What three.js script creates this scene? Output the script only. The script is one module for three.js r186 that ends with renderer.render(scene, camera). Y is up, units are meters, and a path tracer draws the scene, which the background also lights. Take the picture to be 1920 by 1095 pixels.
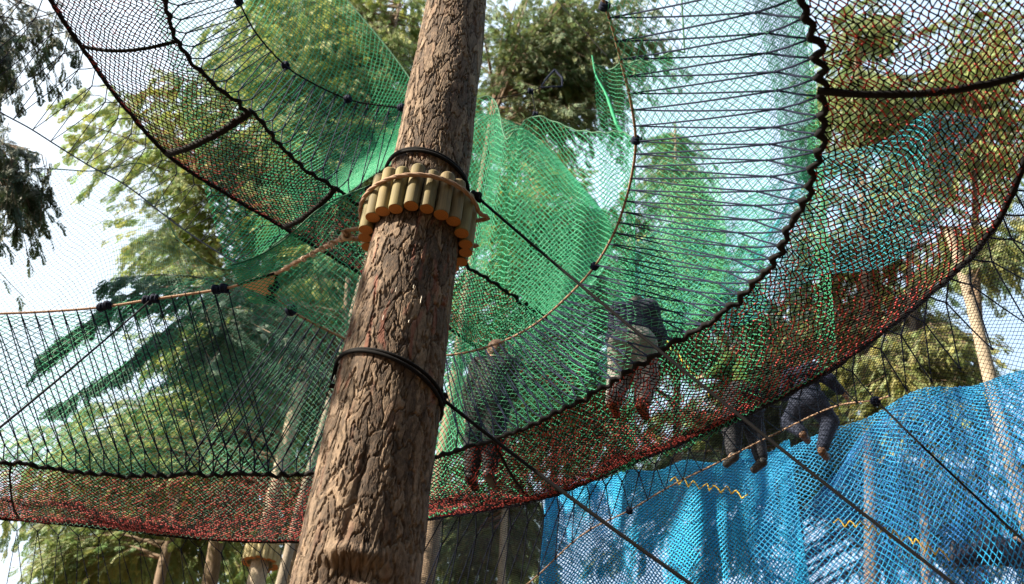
import * as THREE from 'three';
import { ImprovedNoise } from 'three/addons/math/ImprovedNoise.js';
import { mergeGeometries } from 'three/addons/utils/BufferGeometryUtils.js';

// ------------------------------------------------------------------ camera, sky, sun, exposure
const scene = new THREE.Scene();
const FPX = 1900, CX = 960, CY = 547.5;                       // focal length and centre in photograph pixels
const camera = new THREE.PerspectiveCamera(2 * Math.atan(CY / FPX) * 180 / Math.PI, 1920 / 1095, 0.05, 900);
const EYE = new THREE.Vector3(0, 1.6, 0);
const FWD = new THREE.Vector3(0, 0.6277, -0.7784).normalize();
const RIGHT = new THREE.Vector3(0.9956, 0.0727, 0.0586).normalize();
const UP = new THREE.Vector3().crossVectors(RIGHT, FWD).normalize();
camera.position.copy(EYE);
camera.quaternion.setFromRotationMatrix(new THREE.Matrix4().makeBasis(RIGHT, UP, FWD.clone().negate()));
camera.focus = 5.9; camera.userData.fStop = 2.4;
const renderer = new THREE.WebGLRenderer({ antialias: true });
renderer.toneMapping = THREE.LinearToneMapping;
renderer.toneMappingExposure = 3.75;
renderer.shadowMap.enabled = true;
const SUN = new THREE.Vector3(-0.85, 0.66, 0.10).normalize();
{
  const w = 512, h = 256, data = new Float32Array(w * h * 4), d = new THREE.Vector3();
  for (let j = 0; j < h; j++) for (let i = 0; i < w; i++) {
    const up = ((j + 0.5) / h - 0.5) * Math.PI, az = ((i + 0.5) / w - 0.5) * 2 * Math.PI;
    d.set(Math.cos(az) * Math.cos(up), Math.sin(up), Math.sin(az) * Math.cos(up));
    const c = Math.acos(THREE.MathUtils.clamp(d.dot(SUN), -1, 1));
    const glow = Math.exp(-Math.pow(c / 1.15, 2)), hor = Math.pow(1 - Math.max(0, d.y), 3);
    const k = 4 * (j * w + i), white = Math.min(1, 0.95 * glow + 0.45 * hor);
    data[k] = 0.185 + 0.26 * white; data[k + 1] = 0.275 + 0.18 * white; data[k + 2] = 0.385 + 0.075 * white; data[k + 3] = 1;
  }
  const t = new THREE.DataTexture(data, w, h, THREE.RGBAFormat, THREE.FloatType);
  t.mapping = THREE.EquirectangularReflectionMapping; t.magFilter = THREE.LinearFilter; t.needsUpdate = true;
  scene.background = t; scene.environment = t;
}
const sun = new THREE.DirectionalLight(0xfff0d8, 5);
sun.position.copy(SUN).multiplyScalar(60); sun.target.position.set(0, 3, -8); sun.castShadow = true; sun.shadow.radius = 1;
Object.assign(sun.shadow.camera, { left: -30, right: 30, top: 30, bottom: -30, near: 1, far: 160 }); sun.shadow.mapSize.set(2048, 2048);
scene.add(sun, sun.target);

// ------------------------------------------------------------------ helpers
const V = (x, y, z) => new THREE.Vector3(x, y, z);
function rng(a) { return () => { a |= 0; a = a + 0x6D2B79F5 | 0; let t = Math.imul(a ^ a >>> 15, 1 | a); t = t + Math.imul(t ^ t >>> 7, 61 | t) ^ t; return ((t ^ t >>> 14) >>> 0) / 4294967296; }; }
const PN = new ImprovedNoise(), noise = (x, y, z) => PN.noise(x + 31.7, y + 11.3, z + 47.9);
const lerp = THREE.MathUtils.lerp, clamp = THREE.MathUtils.clamp, sstep = THREE.MathUtils.smoothstep;
const ray = (x, y) => RIGHT.clone().multiplyScalar((x - CX) / FPX).addScaledVector(UP, (CY - y) / FPX).add(FWD);
function atH(x, y, h) { const r = ray(x, y); return EYE.clone().addScaledVector(r, (h - EYE.y) / r.y); }       // the point of a sight line at height h
function atD(x, y, d) { const r = ray(x, y); return EYE.clone().addScaledVector(r, d / Math.hypot(r.x, r.z)); } // ... at horizontal distance d
const hd = (p) => Math.hypot(p.x - EYE.x, p.z - EYE.z);
const used = {};
function uniq(name) { const n = used[name] = (used[name] ?? -1) + 1; return n ? name + '_' + String(n).padStart(3, '0') : name; }
function thing(name, label, category, group, at) {
  const o = new THREE.Group(); o.name = uniq(name); if (at) o.position.copy(at); o.userData.label = label; o.userData.category = category; if (group) o.userData.group = group;
  scene.add(o); return o;
}
function tag(o, label, category, group) { o.userData.label = label; o.userData.category = category; if (group) o.userData.group = group; return o; }
class Geo {                                                    // collects tubes, strands and lumps of one mesh
  constructor() { this.p = []; this.n = []; this.i = []; this.c = null; }
  vert(x, y, z, a, b, c) { this.p.push(x, y, z); this.n.push(a, b, c); return this.p.length / 3 - 1; }
  strand(a, b, r) {                                            // three-sided straight strand
    let dx = b.x - a.x, dy = b.y - a.y, dz = b.z - a.z; const l = Math.hypot(dx, dy, dz) || 1; dx /= l; dy /= l; dz /= l;
    let ux, uy, uz; if (Math.abs(dy) < 0.9) { ux = -dz; uy = 0; uz = dx; } else { ux = 0; uy = dz; uz = -dy; }
    const m = Math.hypot(ux, uy, uz); ux /= m; uy /= m; uz /= m;
    const vx = dy * uz - dz * uy, vy = dz * ux - dx * uz, vz = dx * uy - dy * ux, k0 = this.p.length / 3;
    for (const e of [a, b]) for (let s = 0; s < 3; s++) {
      const c = Math.cos(s * 2.0944 + 0.5), q = Math.sin(s * 2.0944 + 0.5), nx = ux * c + vx * q, ny = uy * c + vy * q, nz = uz * c + vz * q;
      this.vert(e.x + nx * r, e.y + ny * r, e.z + nz * r, nx, ny, nz);
    }
    for (let s = 0; s < 3; s++) { const t = (s + 1) % 3; this.i.push(k0 + s, k0 + t, k0 + 3 + s, k0 + t, k0 + 3 + t, k0 + 3 + s); }
  }
  tube(pts, r, sides = 8, caps = true) {
    const n = pts.length, R = typeof r === 'function' ? r : () => r; let u = null; const rings = [];
    for (let k = 0; k < n; k++) {
      const d = pts[Math.min(n - 1, k + 1)].clone().sub(pts[Math.max(0, k - 1)]).normalize();
      if (!u) u = Math.abs(d.y) < 0.9 ? V(0, 1, 0).cross(d).normalize() : V(1, 0, 0).cross(d).normalize();
      u = u.clone().addScaledVector(d, -u.dot(d)).normalize();
      const v = d.clone().cross(u), k0 = this.p.length / 3; rings.push(k0);
      for (let s = 0; s < sides; s++) {
        const a = s / sides * Math.PI * 2, nx = u.clone().multiplyScalar(Math.cos(a)).addScaledVector(v, Math.sin(a)), rr = R(k / (n - 1), s / sides);
        this.vert(pts[k].x + nx.x * rr, pts[k].y + nx.y * rr, pts[k].z + nx.z * rr, nx.x, nx.y, nx.z);
      }
    }
    for (let k = 0; k < n - 1; k++) for (let s = 0; s < sides; s++) {
      const t = (s + 1) % sides, a = rings[k] + s, b = rings[k] + t, c = rings[k + 1] + s, d = rings[k + 1] + t; this.i.push(a, b, c, b, d, c);
    }
    if (caps) for (const e of [0, n - 1]) {
      const d = (e ? pts[n - 1].clone().sub(pts[n - 2]) : pts[0].clone().sub(pts[1])).normalize(), k0 = this.vert(pts[e].x, pts[e].y, pts[e].z, d.x, d.y, d.z);
      const e0 = this.p.length / 3; for (let s = 0; s < sides; s++) { const q = 3 * (rings[e] + s); this.vert(this.p[q], this.p[q + 1], this.p[q + 2], d.x, d.y, d.z); }
      for (let s = 0; s < sides; s++) { const t = (s + 1) % sides; e ? this.i.push(k0, e0 + s, e0 + t) : this.i.push(k0, e0 + t, e0 + s); }
    }
    return this;
  }
  lump(c, r, seed = 1) {                                       // small uneven octahedral knot
    const k0 = this.p.length / 3, f = (k) => r * (0.8 + 0.4 * Math.abs(Math.sin(seed * 12.9 + k * 4.7)));
    [[1, 0, 0], [-1, 0, 0], [0, 1, 0], [0, -1, 0], [0, 0, 1], [0, 0, -1]].forEach((d, k) => this.vert(c.x + d[0] * f(k), c.y + d[1] * f(k + 1), c.z + d[2] * f(k + 2), ...d));
    for (const [a, b, c2] of [[0, 2, 4], [2, 1, 4], [1, 3, 4], [3, 0, 4], [2, 0, 5], [1, 2, 5], [3, 1, 5], [0, 3, 5]]) this.i.push(k0 + a, k0 + b, k0 + c2);
  }
  geometry() {
    const g = new THREE.BufferGeometry();
    g.setAttribute('position', new THREE.Float32BufferAttribute(this.p, 3)); g.setAttribute('normal', new THREE.Float32BufferAttribute(this.n, 3));
    g.setIndex(new THREE.BufferAttribute(new Uint32Array(this.i), 1));
    if (this.c) g.setAttribute('color', new THREE.Float32BufferAttribute(this.c, 3));
    return g;
  }
  build(name, mat, parent = scene, stuff) { return mesh(name, this.geometry(), mat, parent, stuff); }
}
function mesh(name, g, mat, parent = scene, stuff) {
  const m = new THREE.Mesh(g, mat); m.castShadow = m.receiveShadow = true; m.name = parent === scene ? uniq(name) : name;
  if (parent !== scene) { const n = parent.userData.__n ??= {}; const k = n[name] = (n[name] ?? -1) + 1; if (k) m.name = name + '_' + String(k).padStart(3, '0'); }
  if (stuff) m.userData.kind = 'stuff';
  parent.add(m); return m;
}
const spline = (pts, n) => new THREE.CatmullRomCurve3(pts, false, 'centripetal').getPoints(n);
function splineU(pts, n) { return new THREE.CatmullRomCurve3(pts, false, 'centripetal').getSpacedPoints(n); }
function lineAt(pts, t) {                                      // smooth point on a row of control points, t in 0..1 by control index
  const k = clamp(t, 0, 1) * (pts.length - 1), i = Math.min(pts.length - 2, Math.floor(k)), f = k - i;
  const a = pts[Math.max(0, i - 1)], b = pts[i], c = pts[i + 1], d = pts[Math.min(pts.length - 1, i + 2)], o = V();
  for (const q of ['x', 'y', 'z']) o[q] = 0.5 * (2 * b[q] + (c[q] - a[q]) * f + (2 * a[q] - 5 * b[q] + 4 * c[q] - d[q]) * f * f + (3 * b[q] - a[q] - 3 * c[q] + d[q]) * f * f * f);
  return o;
}
function byLength(f, n = 400) {                                // remaps t to even arc length
  const acc = [0]; let p = f(0); for (let k = 1; k <= n; k++) { const q = f(k / n); acc.push(acc[k - 1] + q.distanceTo(p)); p = q; }
  const L = acc[n]; const at = (s) => { const w = clamp(s, 0, 1) * L; let a = 0, b = n; while (b - a > 1) { const m = a + b >> 1; acc[m] <= w ? a = m : b = m; } return (a + (w - acc[a]) / Math.max(1e-9, acc[b] - acc[a])) / n; };
  return { L, t: at, p: (s) => f(at(s)) };
}
// a diamond net knotted on the surface S(u, v); keep(u, v) may leave parts out
function knotNet(S, cell, { aspect = 1, jitter = 0.12, seed = 1, keep, along } = {}) {
  const R = rng(seed), LV = byLength((v) => S(0.5, v), 60).L, lu = along ?? Math.max(byLength((u) => S(u, 0), 200).L, byLength((u) => S(u, 1), 200).L);
  const nu = Math.max(3, Math.round(lu / cell)), nv = Math.max(4, Math.round(LV / (cell * 0.5 * aspect)) & ~1), P = [];
  for (let j = 0; j <= nv; j++) { P.push([]); for (let i = 0; i <= nu; i++) {
    let u = (i + (j & 1) * 0.5) / nu, v = j / nv;
    const wob = noise(u * nu * 0.11, v * nv * 0.09, seed * 3.1) * 0.55;
    u += ((R() - 0.5) * jitter * 2 + wob * 0.5) / nu; v += (j > 0 && j < nv) ? ((R() - 0.5) * jitter * 2 + wob * 0.6) / nv : 0;
    u = clamp(u, 0, 1); P[j].push(keep && !keep(u, v) ? null : S(u, v));
  } }
  const links = [[], []];
  for (let j = 0; j < nv; j++) for (let i = 0; i <= nu; i++) {
    const a = P[j][i]; if (!a) continue; const b = P[j + 1][i], c = P[j + 1][j & 1 ? i + 1 : i - 1];
    if (b) links[j & 1].push([a, b, i / nu, j / nv]); if (c) links[1 - (j & 1)].push([a, c, i / nu, j / nv]);
  }
  return { links, P, nu, nv };
}
function grid(rows) {                                          // rows of points -> smooth surface
  const w = 0;
  return (u, v) => lineAt(rows.map((r) => lineAt(r, u)), v);
}

// ------------------------------------------------------------------ materials
const std = (r, g, b, rough = 0.8, extra = {}) => { const m = new THREE.MeshStandardMaterial({ roughness: rough, ...extra }); m.color.setRGB(r, g, b); return m; };
const phy = (r, g, b, rough, extra) => { const m = new THREE.MeshPhysicalMaterial({ roughness: rough, ...extra }); m.color.setRGB(r, g, b); return m; };
function noiseTexture(w, h, f, srgb) {                         // f(x, y in 0..1) -> grey or [r, g, b]
  const d = new Uint8Array(w * h * 4);
  for (let j = 0; j < h; j++) for (let i = 0; i < w; i++) { const c = f(i / w, j / h), k = 4 * (j * w + i); for (let q = 0; q < 3; q++) d[k + q] = clamp(255 * (c.length ? c[q] : c), 0, 255); d[k + 3] = 255; }
  const t = new THREE.DataTexture(d, w, h); t.wrapS = t.wrapT = THREE.RepeatWrapping; t.magFilter = THREE.LinearFilter; if (srgb) t.colorSpace = THREE.SRGBColorSpace; t.needsUpdate = true; return t;
}
const M = {
  blackRope: phy(0.006, 0.006, 0.007, 0.85, { specularIntensity: 0.25 }), navyRope: phy(0.006, 0.011, 0.032, 0.8, { specularIntensity: 0.3 }), blackNet: phy(0.007, 0.005, 0.006, 0.85, { specularIntensity: 0.25 }),
  redNet: std(0.30, 0.020, 0.018, 0.7), brownRope: std(0.24, 0.15, 0.095, 0.85), paleRope: std(0.38, 0.30, 0.22, 0.85),
  greenNet: phy(0.022, 0.38, 0.185, 0.7, { transmission: 0.35, specularIntensity: 0.4 }), paleGreenNet: std(0.03, 0.17, 0.10, 0.6), greenRope: std(0.008, 0.10, 0.04, 0.7),
  blueNet: phy(0.008, 0.36, 0.70, 0.7, { transmission: 0.35, specularIntensity: 0.4 }), cyanNet: phy(0.012, 0.50, 0.85, 0.7, { transmission: 0.35, specularIntensity: 0.4 }), darkNet: phy(0.006, 0.008, 0.018, 0.85, { specularIntensity: 0.25 }), yellowRope: std(0.75, 0.5, 0.03, 0.6), blueRope: std(0.06, 0.10, 0.18, 0.7),
};

// ------------------------------------------------------------------ ground
{
  const t = noiseTexture(512, 512, (x, y) => { const a = 0.5 + 0.5 * Math.sin(x * 6.283 * 3 + Math.sin(y * 6.283 * 2) * 2) * Math.sin(y * 6.283 * 4), n = 0.5 + 0.5 * noise(x * 90, y * 90, 2); const k = 0.55 + 0.35 * n + 0.1 * a; return [0.44 * k, 0.34 * k, 0.22 * k]; }, true);
  t.repeat.set(160, 160);
  const g = mesh('ground', new THREE.PlaneGeometry(800, 800).rotateX(-Math.PI / 2), new THREE.MeshStandardMaterial({ map: t, roughness: 0.95 })); g.userData.kind = 'structure';
}

// ------------------------------------------------------------------ main tree trunk
const EDGES = [[1095, 545, 788], [1000, 566, 798], [900, 590, 808], [800, 613, 822], [700, 634, 833], [600, 660, 843], [500, 686, 857], [400, 710, 868], [280, 742, 885], [190, 760, 893], [100, 782, 904], [0, 801, 912], [-150, 829, 924]];
const TD = 4.3;
const AX = EDGES.map(([y, l, r]) => {
  const c = atD((l + r) / 2, y, TD), e = ray(r, y).normalize(), q = c.clone().sub(EYE), w = q.length(); const rad = q.clone().addScaledVector(e, -q.dot(e)).length();
  return [c.y, c.x, c.z, rad * (w / Math.sqrt(w * w + rad * rad))];
});
function axisAt(h) {
  if (h <= AX[0][0]) { const [a, b] = [AX[0], AX[3]], k = (h - a[0]) / (b[0] - a[0]); return { x: a[1] + (b[1] - a[1]) * k * 0.5, z: a[2] + (b[2] - a[2]) * k * 0.5, r: a[3] + (AX[0][0] - h) * 0.02 + 0.22 * Math.exp(-h / 0.35) }; }
  const n = AX.length - 1;
  if (h >= AX[n][0]) { const [a, b] = [AX[n - 4], AX[n]], k = (h - b[0]) / (b[0] - a[0]); return { x: b[1] + (b[1] - a[1]) * k, z: b[2] + (b[2] - a[2]) * k, r: Math.max(0.03, b[3] - (h - b[0]) * 0.018) }; }
  let i = 0; while (AX[i + 1][0] < h) i++; const k = (h - AX[i][0]) / (AX[i + 1][0] - AX[i][0]), s = k;
  return { x: lerp(AX[i][1], AX[i + 1][1], s), z: lerp(AX[i][2], AX[i + 1][2], s), r: lerp(AX[i][3], AX[i + 1][3], s) };
}
const hash3 = (x, y, z) => { let h = Math.imul(x | 0, 374761393) ^ Math.imul(y | 0, 668265263) ^ Math.imul(z | 0, 2147483647 - 1274126177); h = Math.imul(h ^ h >>> 13, 1274126177); return ((h ^ h >>> 16) >>> 0) / 4294967296; };
function cells(x, y, z) {
  const X = Math.floor(x), Y = Math.floor(y), Z = Math.floor(z); let f1 = 9, f2 = 9, id = 0;
  for (let i = -1; i < 2; i++) for (let j = -1; j < 2; j++) for (let k = -1; k < 2; k++) {
    const a = X + i, b = Y + j, c = Z + k, px = a + hash3(a, b, c) - x, py = b + hash3(a + 57, b, c) - y, pz = c + hash3(a, b + 91, c) - z, d = px * px + py * py + pz * pz;
    if (d < f1) { f2 = f1; f1 = d; id = hash3(a, b, c + 133); } else if (d < f2) f2 = d;
  }
  return [Math.sqrt(f1), Math.sqrt(f2), id];
}
{
  const t = thing('conifer_tree', 'large tree with thick brown flaking bark trunk in front, log collar strapped around it', 'tree');
  const rows = [], lo = 2.7, hi = 8.6; for (let h = 0; h < lo; h += 0.12) rows.push(h); for (let k = 0; k <= 800; k++) rows.push(lo + (hi - lo) * k / 800); for (let h = hi + 0.15; h < 17; h += 0.3) rows.push(h);
  const NA = 480, pos = [], col = [], idx = [], uv = [];
  const scarY = atD(650, 1060, TD - 0.3).y;
  rows.forEach((h) => {
    const a = axisAt(h), fine = h > lo - 0.3 && h < hi + 0.3;
    for (let s = 0; s <= NA; s++) {
      const uu = (s % NA) / NA, th = Math.PI * 2 * (uu - 0.092 * Math.sin(2 * Math.PI * (uu - 0.23)) ) , cx = Math.cos(th), cz = Math.sin(th); let d = 0, tone = 0.5, red = 0, grey = 0.5;
      if (fine) {
        const R0 = a.r, wx = noise(cx * 2.1, h * 2.2, cz * 2.1) * 0.55 + noise(cx * 6, h * 7, cz * 6) * 0.25, q = 19 * (R0 / 0.29);
        const fx1 = noise(cx * 12, h * 13, cz * 12) * 0.34 + noise(cx * 34, h * 38, cz * 34) * 0.10, fz1 = noise(cx * 12 + 8, h * 13, cz * 12) * 0.34 + noise(cx * 34, h * 38 + 5, cz * 34) * 0.10, x = cx * R0 * 16 + wx + fx1, z = cz * R0 * 16 + noise(cx * 3, h * 3 + 9, cz * 3) * 0.6 + fz1, y = h * 5.8 + noise(cx * 4, h * 3, cz * 4 + 5) * 1.0 + fx1 * 0.8;
        const [f1, f2, id] = cells(x, y, z), [g1, g2, id2] = cells(x * 1.7 + 4 + fz1, y * 2.4 + 7, z * 1.7 - fx1);
        const crack = sstep(f2 - f1, 0.03, 0.11), c2 = sstep(g2 - g1, 0.01, 0.07);
        d = 0.0085 * crack + 0.0028 * id * crack + 0.0020 * c2 + 0.0022 * (id2 - 0.5) * crack + 0.0011 * noise(cx * 30, h * 60, cz * 30) + 0.008 * noise(cx * 1.6, h * 1.3, cz * 1.6) - 0.014;
        tone = 0.62 + 0.5 * (id - 0.5) + 0.38 * (id2 - 0.5) + 0.35 * noise(cx * 14, h * 40, cz * 14) + 0.3 * noise(cx * 30, h * 90, cz * 30); grey = sstep(0.55 * id2 + 0.5 * id + 0.5 * noise(cx * 2.4, h * 1.1, cz * 2.4), 0.3, 0.8);
        red = sstep(noise(cx * 7 + 3, h * 5, cz * 7) + 0.25 * (id2 - 0.5), 0.30, 0.5) * (h < 5.8 && h > 4.2 ? 1 : 0.25);
        // healed branch scar near the foot of the view: a recess below a lip
        const fx = th - Math.atan2(-a.z * 0 + 1, 0.12); const ang = Math.atan2(cx * RIGHT.x + cz * RIGHT.z, cz), wS = Math.exp(-Math.pow((ang - 0.0) / 0.42, 2));
        d -= 0.05 * wS * sstep(h, scarY - 0.14, scarY - 0.10) * sstep(scarY + 0.035 + 0.02 * noise(cx * 9, 1, cz * 9), h - 0.02, h + 0.03);
        d += 0.022 * wS * Math.exp(-Math.pow((h - scarY - 0.075 - 0.02 * noise(cx * 9, 1, cz * 9)) / 0.03, 2));
        const cl = Math.exp(-Math.pow((ang + 0.06 - (h - scarY - 0.3) * 0.3) / 0.07, 2)) * sstep(h, scarY + 0.08, scarY + 0.14) * sstep(scarY + 0.5, h - 0.2, h + 0.05); d -= 0.018 * cl;
        for (const [bx, by, br] of [[705, 530, 0.06], [800, 190, 0.07], [775, 430, 0.04]]) { const b = atD(bx, by, TD - 0.25), dd = Math.hypot(a.x + cx * a.r - b.x, h - b.y, a.z + cz * a.r - b.z); d += 0.014 * Math.exp(-dd * dd / br / br) * (1 + noise(cx * 12, h * 12, cz * 12)); }
      }
      const r = a.r + d; pos.push(a.x + cx * r, h, a.z + cz * r);
      const base = [lerp(0.122, 0.186, grey), lerp(0.076, 0.132, grey), lerp(0.047, 0.089, grey)], k = clamp(tone, 0.25, 1.35);
      let c3 = [base[0] * k, base[1] * k, base[2] * k]; c3 = c3.map((v, q) => lerp(v, [0.17, 0.035, 0.018][q], red * 0.45)); col.push(...c3); uv.push(s / NA * 2, h);
    }
  });
  for (let j = 0; j < rows.length - 1; j++) for (let s = 0; s < NA; s++) { const k = j * (NA + 1) + s; idx.push(k, k + NA + 1, k + 1, k + 1, k + NA + 1, k + NA + 2); }
  const g = new THREE.BufferGeometry(); g.setAttribute('position', new THREE.Float32BufferAttribute(pos, 3)); g.setAttribute('color', new THREE.Float32BufferAttribute(col, 3)); g.setAttribute('uv', new THREE.Float32BufferAttribute(uv, 2)); g.setIndex(idx); g.computeVertexNormals();
  const bt = noiseTexture(512, 512, (x, y) => 0.5 + 0.3 * noise(x * 40, y * 26, 1) + 0.3 * noise(x * 110, y * 80, 4)); bt.repeat.set(2, 2);
  mesh('trunk', g, new THREE.MeshStandardMaterial({ vertexColors: true, roughness: 0.93, bumpMap: bt, bumpScale: 0.003 }), t);
  // resin runs and a snapped twig stub
  const R = rng(5), rs = new Geo();
  for (let k = 0; k < 6; k++) { const x = 690 + R() * 120, y = 590 + R() * 90, p = atD(x, y, TD), a = axisAt(p.y), dir = V(EYE.x - a.x, 0, EYE.z - a.z).normalize(), side = (x - 750) / 90 * 0.6, q = V(a.x, p.y, a.z).addScaledVector(dir.applyAxisAngle(V(0, 1, 0), -side * -1), a.r + 0.006); const l = 0.008 + R() * 0.03; rs.tube([q, q.clone().add(V(0, -l, 0))], 0.0016 + R() * 0.0014, 5); }
  rs.build('resin_streak', std(0.38, 0.33, 0.26, 0.45), t, true);
  globalThis.mainTree = t;
}
function onTrunk(h, ang, off) { const a = axisAt(h), to = Math.atan2(EYE.z - a.z, EYE.x - a.x) + ang; return V(a.x + Math.cos(to) * (a.r + off), h, a.z + Math.sin(to) * (a.r + off)); } // ang 0 faces the camera, positive to its left... right

// ------------------------------------------------------------------ log collar
const woodTex = noiseTexture(256, 512, (x, y) => { const n = 0.5 + 0.5 * noise(x * 30, y * 4, 3), m = 0.5 + 0.5 * noise(x * 7, y * 9, 8), k = 0.55 + 0.36 * n + 0.32 * m; return [0.64 * k, 0.58 * k, 0.41 * k]; }, true);
const endTex = noiseTexture(256, 256, (x, y) => { const r = Math.hypot(x - 0.47, y - 0.52), q = Math.sin(r * 70 + 2 * noise(x * 6, y * 6, 1)), k = 0.78 + 0.12 * q + 0.25 * noise(x * 40, y * 40, 6); return [0.72 * k, 0.47 * k, 0.22 * k]; }, true);
const barkLogs = new THREE.MeshStandardMaterial({ map: woodTex, roughness: 0.8, bumpMap: woodTex, bumpScale: 0.002 }), endMat = new THREE.MeshStandardMaterial({ map: endTex, roughness: 0.85 });
function logGeometry(r, h) { return new THREE.LatheGeometry([[0.0005, h], [r * 0.55, h], [r * 0.8, h - r * 0.12], [r * 0.95, h - r * 0.32], [r, h - r * 0.55], [r, h * 0.5], [r, 0.004], [r * 0.95, 0.0005]].map((q) => new THREE.Vector2(...q)).reverse(), 22); }
function collar(name, label, axis, yb, len, lr, n, seed, tints) {
  const R = rng(seed), o = thing(name, label, 'log collar'); const g = logGeometry(lr, len), e = new THREE.CircleGeometry(lr * 0.955, 22).rotateX(Math.PI / 2);
  for (let k = 0; k < n; k++) {
    const th = (k + 0.5) / n * Math.PI * 2, a = axis(yb + len / 2), rr = a.r + lr + 0.002, m = tints[Math.floor(R() * tints.length)];
    const l = mesh('log', g, m, o); l.position.set(a.x + Math.cos(th) * rr, yb + (R() - 0.5) * 0.03, a.z + Math.sin(th) * rr); l.rotation.set((R() - 0.5) * 0.06, R() * 6, (R() - 0.5) * 0.06);
    const s = lr * (0.96 + R() * 0.08) / lr; l.scale.set(s, 0.92 + R() * 0.15, s); mesh('sawn_end', e, endMat, l);
  }
  return o;
}
const logTints = [1, 0.78, 1.12, 0.9].map((k, i) => { const m = barkLogs.clone(); m.color.setRGB(0.48 * k, (0.48 - 0.02 * i) * k, 0.31 * k); return m; });
const CB = atD(785, 372, TD - 0.36).y, CT = atD(795, 297, TD - 0.36).y, CL = CT - CB;
collar('log_collar', 'ring of upright sawn logs strapped around the big trunk in front', axisAt, CB, CL, 0.0405, 21, 3, logTints);

// ------------------------------------------------------------------ ropes on the trunk
function ringPath(h, off, a0, a1, n, tilt = 0) { const o = []; for (let k = 0; k <= n; k++) { const a = lerp(a0, a1, k / n), p = onTrunk(h, a, off); p.y += tilt * Math.sin(a); o.push(p); } return o; }
function twisted(g, path, r, pitch, strands = 3, sides = 6) {  // laid rope: strands that wind round one another
  const f = byLength((t) => lineAt(path, t)), n = Math.max(8, Math.round(f.L / pitch * 7)), c = [], fr = [];
  for (let k = 0; k <= n; k++) c.push(f.p(k / n)); let u = null;
  for (let k = 0; k <= n; k++) { const d = c[Math.min(n, k + 1)].clone().sub(c[Math.max(0, k - 1)]).normalize(); if (!u) u = (Math.abs(d.y) < 0.9 ? V(0, 1, 0) : V(1, 0, 0)).cross(d).normalize(); u = u.clone().addScaledVector(d, -u.dot(d)).normalize(); fr.push([u, d.clone().cross(u)]); }
  for (let s = 0; s < strands; s++) g.tube(c.map((p, k) => { const a = k / n * f.L / pitch * Math.PI * 2 + s / strands * Math.PI * 2; return p.clone().addScaledVector(fr[k][0], Math.cos(a) * r * 0.42).addScaledVector(fr[k][1], Math.sin(a) * r * 0.42); }), r * 0.62, sides);
}
function lashing(g, p, dir, r, n, rr, seed = 1) {              // a few turns of cord round a rope
  const d = dir.clone().normalize(), u = (Math.abs(d.y) < 0.9 ? V(0, 1, 0) : V(1, 0, 0)).cross(d).normalize(), v = d.clone().cross(u), pts = [];
  for (let k = 0; k <= n * 10; k++) { const a = k / 10 * Math.PI * 2, s = r * (1 + 0.14 * Math.sin(a * 0.37 + seed)); pts.push(p.clone().addScaledVector(d, (k / (n * 10) - 0.5) * n * rr * 1.7).addScaledVector(u, Math.cos(a) * s).addScaledVector(v, Math.sin(a) * s)); }
  g.tube(pts, rr, 6);
}
const HB1 = atD(800, 281, TD - 0.27).y, HB2 = atD(735, 668, TD - 0.3).y;
function sag(a, b, n, s) { const o = []; for (let k = 0; k <= n; k++) { const t = k / n; o.push(a.clone().lerp(b, t).add(V(0, -4 * s * t * (1 - t), 0))); } return o; }
{
  const g = new Geo(), kn = atD(893, 368, TD - 0.06);
  g.tube(ringPath(HB1, 0.015, -Math.PI, Math.PI, 60, 0.05), 0.0105, 8); g.tube(ringPath(HB1 + 0.021, 0.012, -Math.PI, Math.PI, 60, 0.05), 0.0095, 8);
  g.tube([onTrunk(HB1 - 0.03, 1.5, 0.02), onTrunk(HB1 - 0.16, 1.5, 0.1), kn], 0.012, 8);
  const end = atD(1850, 1142, 4.5); g.tube(sag(kn, end, 30, 0.04), 0.0085, 7); lashing(g, kn, V(1, -0.5, 0.3), 0.02, 3, 0.012);
  tag(g.build('support_cable', M.blackRope), 'black rope looped round the trunk above the log collar, stretched down to the lower right', 'rope');
}
{
  const g = new Geo(), kn = atD(827, 746, TD - 0.05);
  g.tube(ringPath(HB2, 0.012, -Math.PI, Math.PI, 60, 0.09).map((p) => p), 0.0095, 8); g.tube(ringPath(HB2 + 0.022, 0.012, -Math.PI, Math.PI, 60, 0.07), 0.009, 8);
  g.tube([onTrunk(HB2 + 0.05, 1.25, 0.018), onTrunk(HB2 - 0.05, 1.45, 0.02), kn, kn.clone().add(V(0.01, -0.05, 0))], 0.013, 8); lashing(g, kn, V(0.2, 1, 0), 0.022, 3, 0.012);
  g.tube(sag(kn, atD(1360, 1140, 4.3), 30, 0.02), 0.0095, 7);
  tag(g.build('support_cable', M.blackRope), 'black rope looped round the trunk below the log collar, stretched down to the bottom', 'rope');
}

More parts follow.
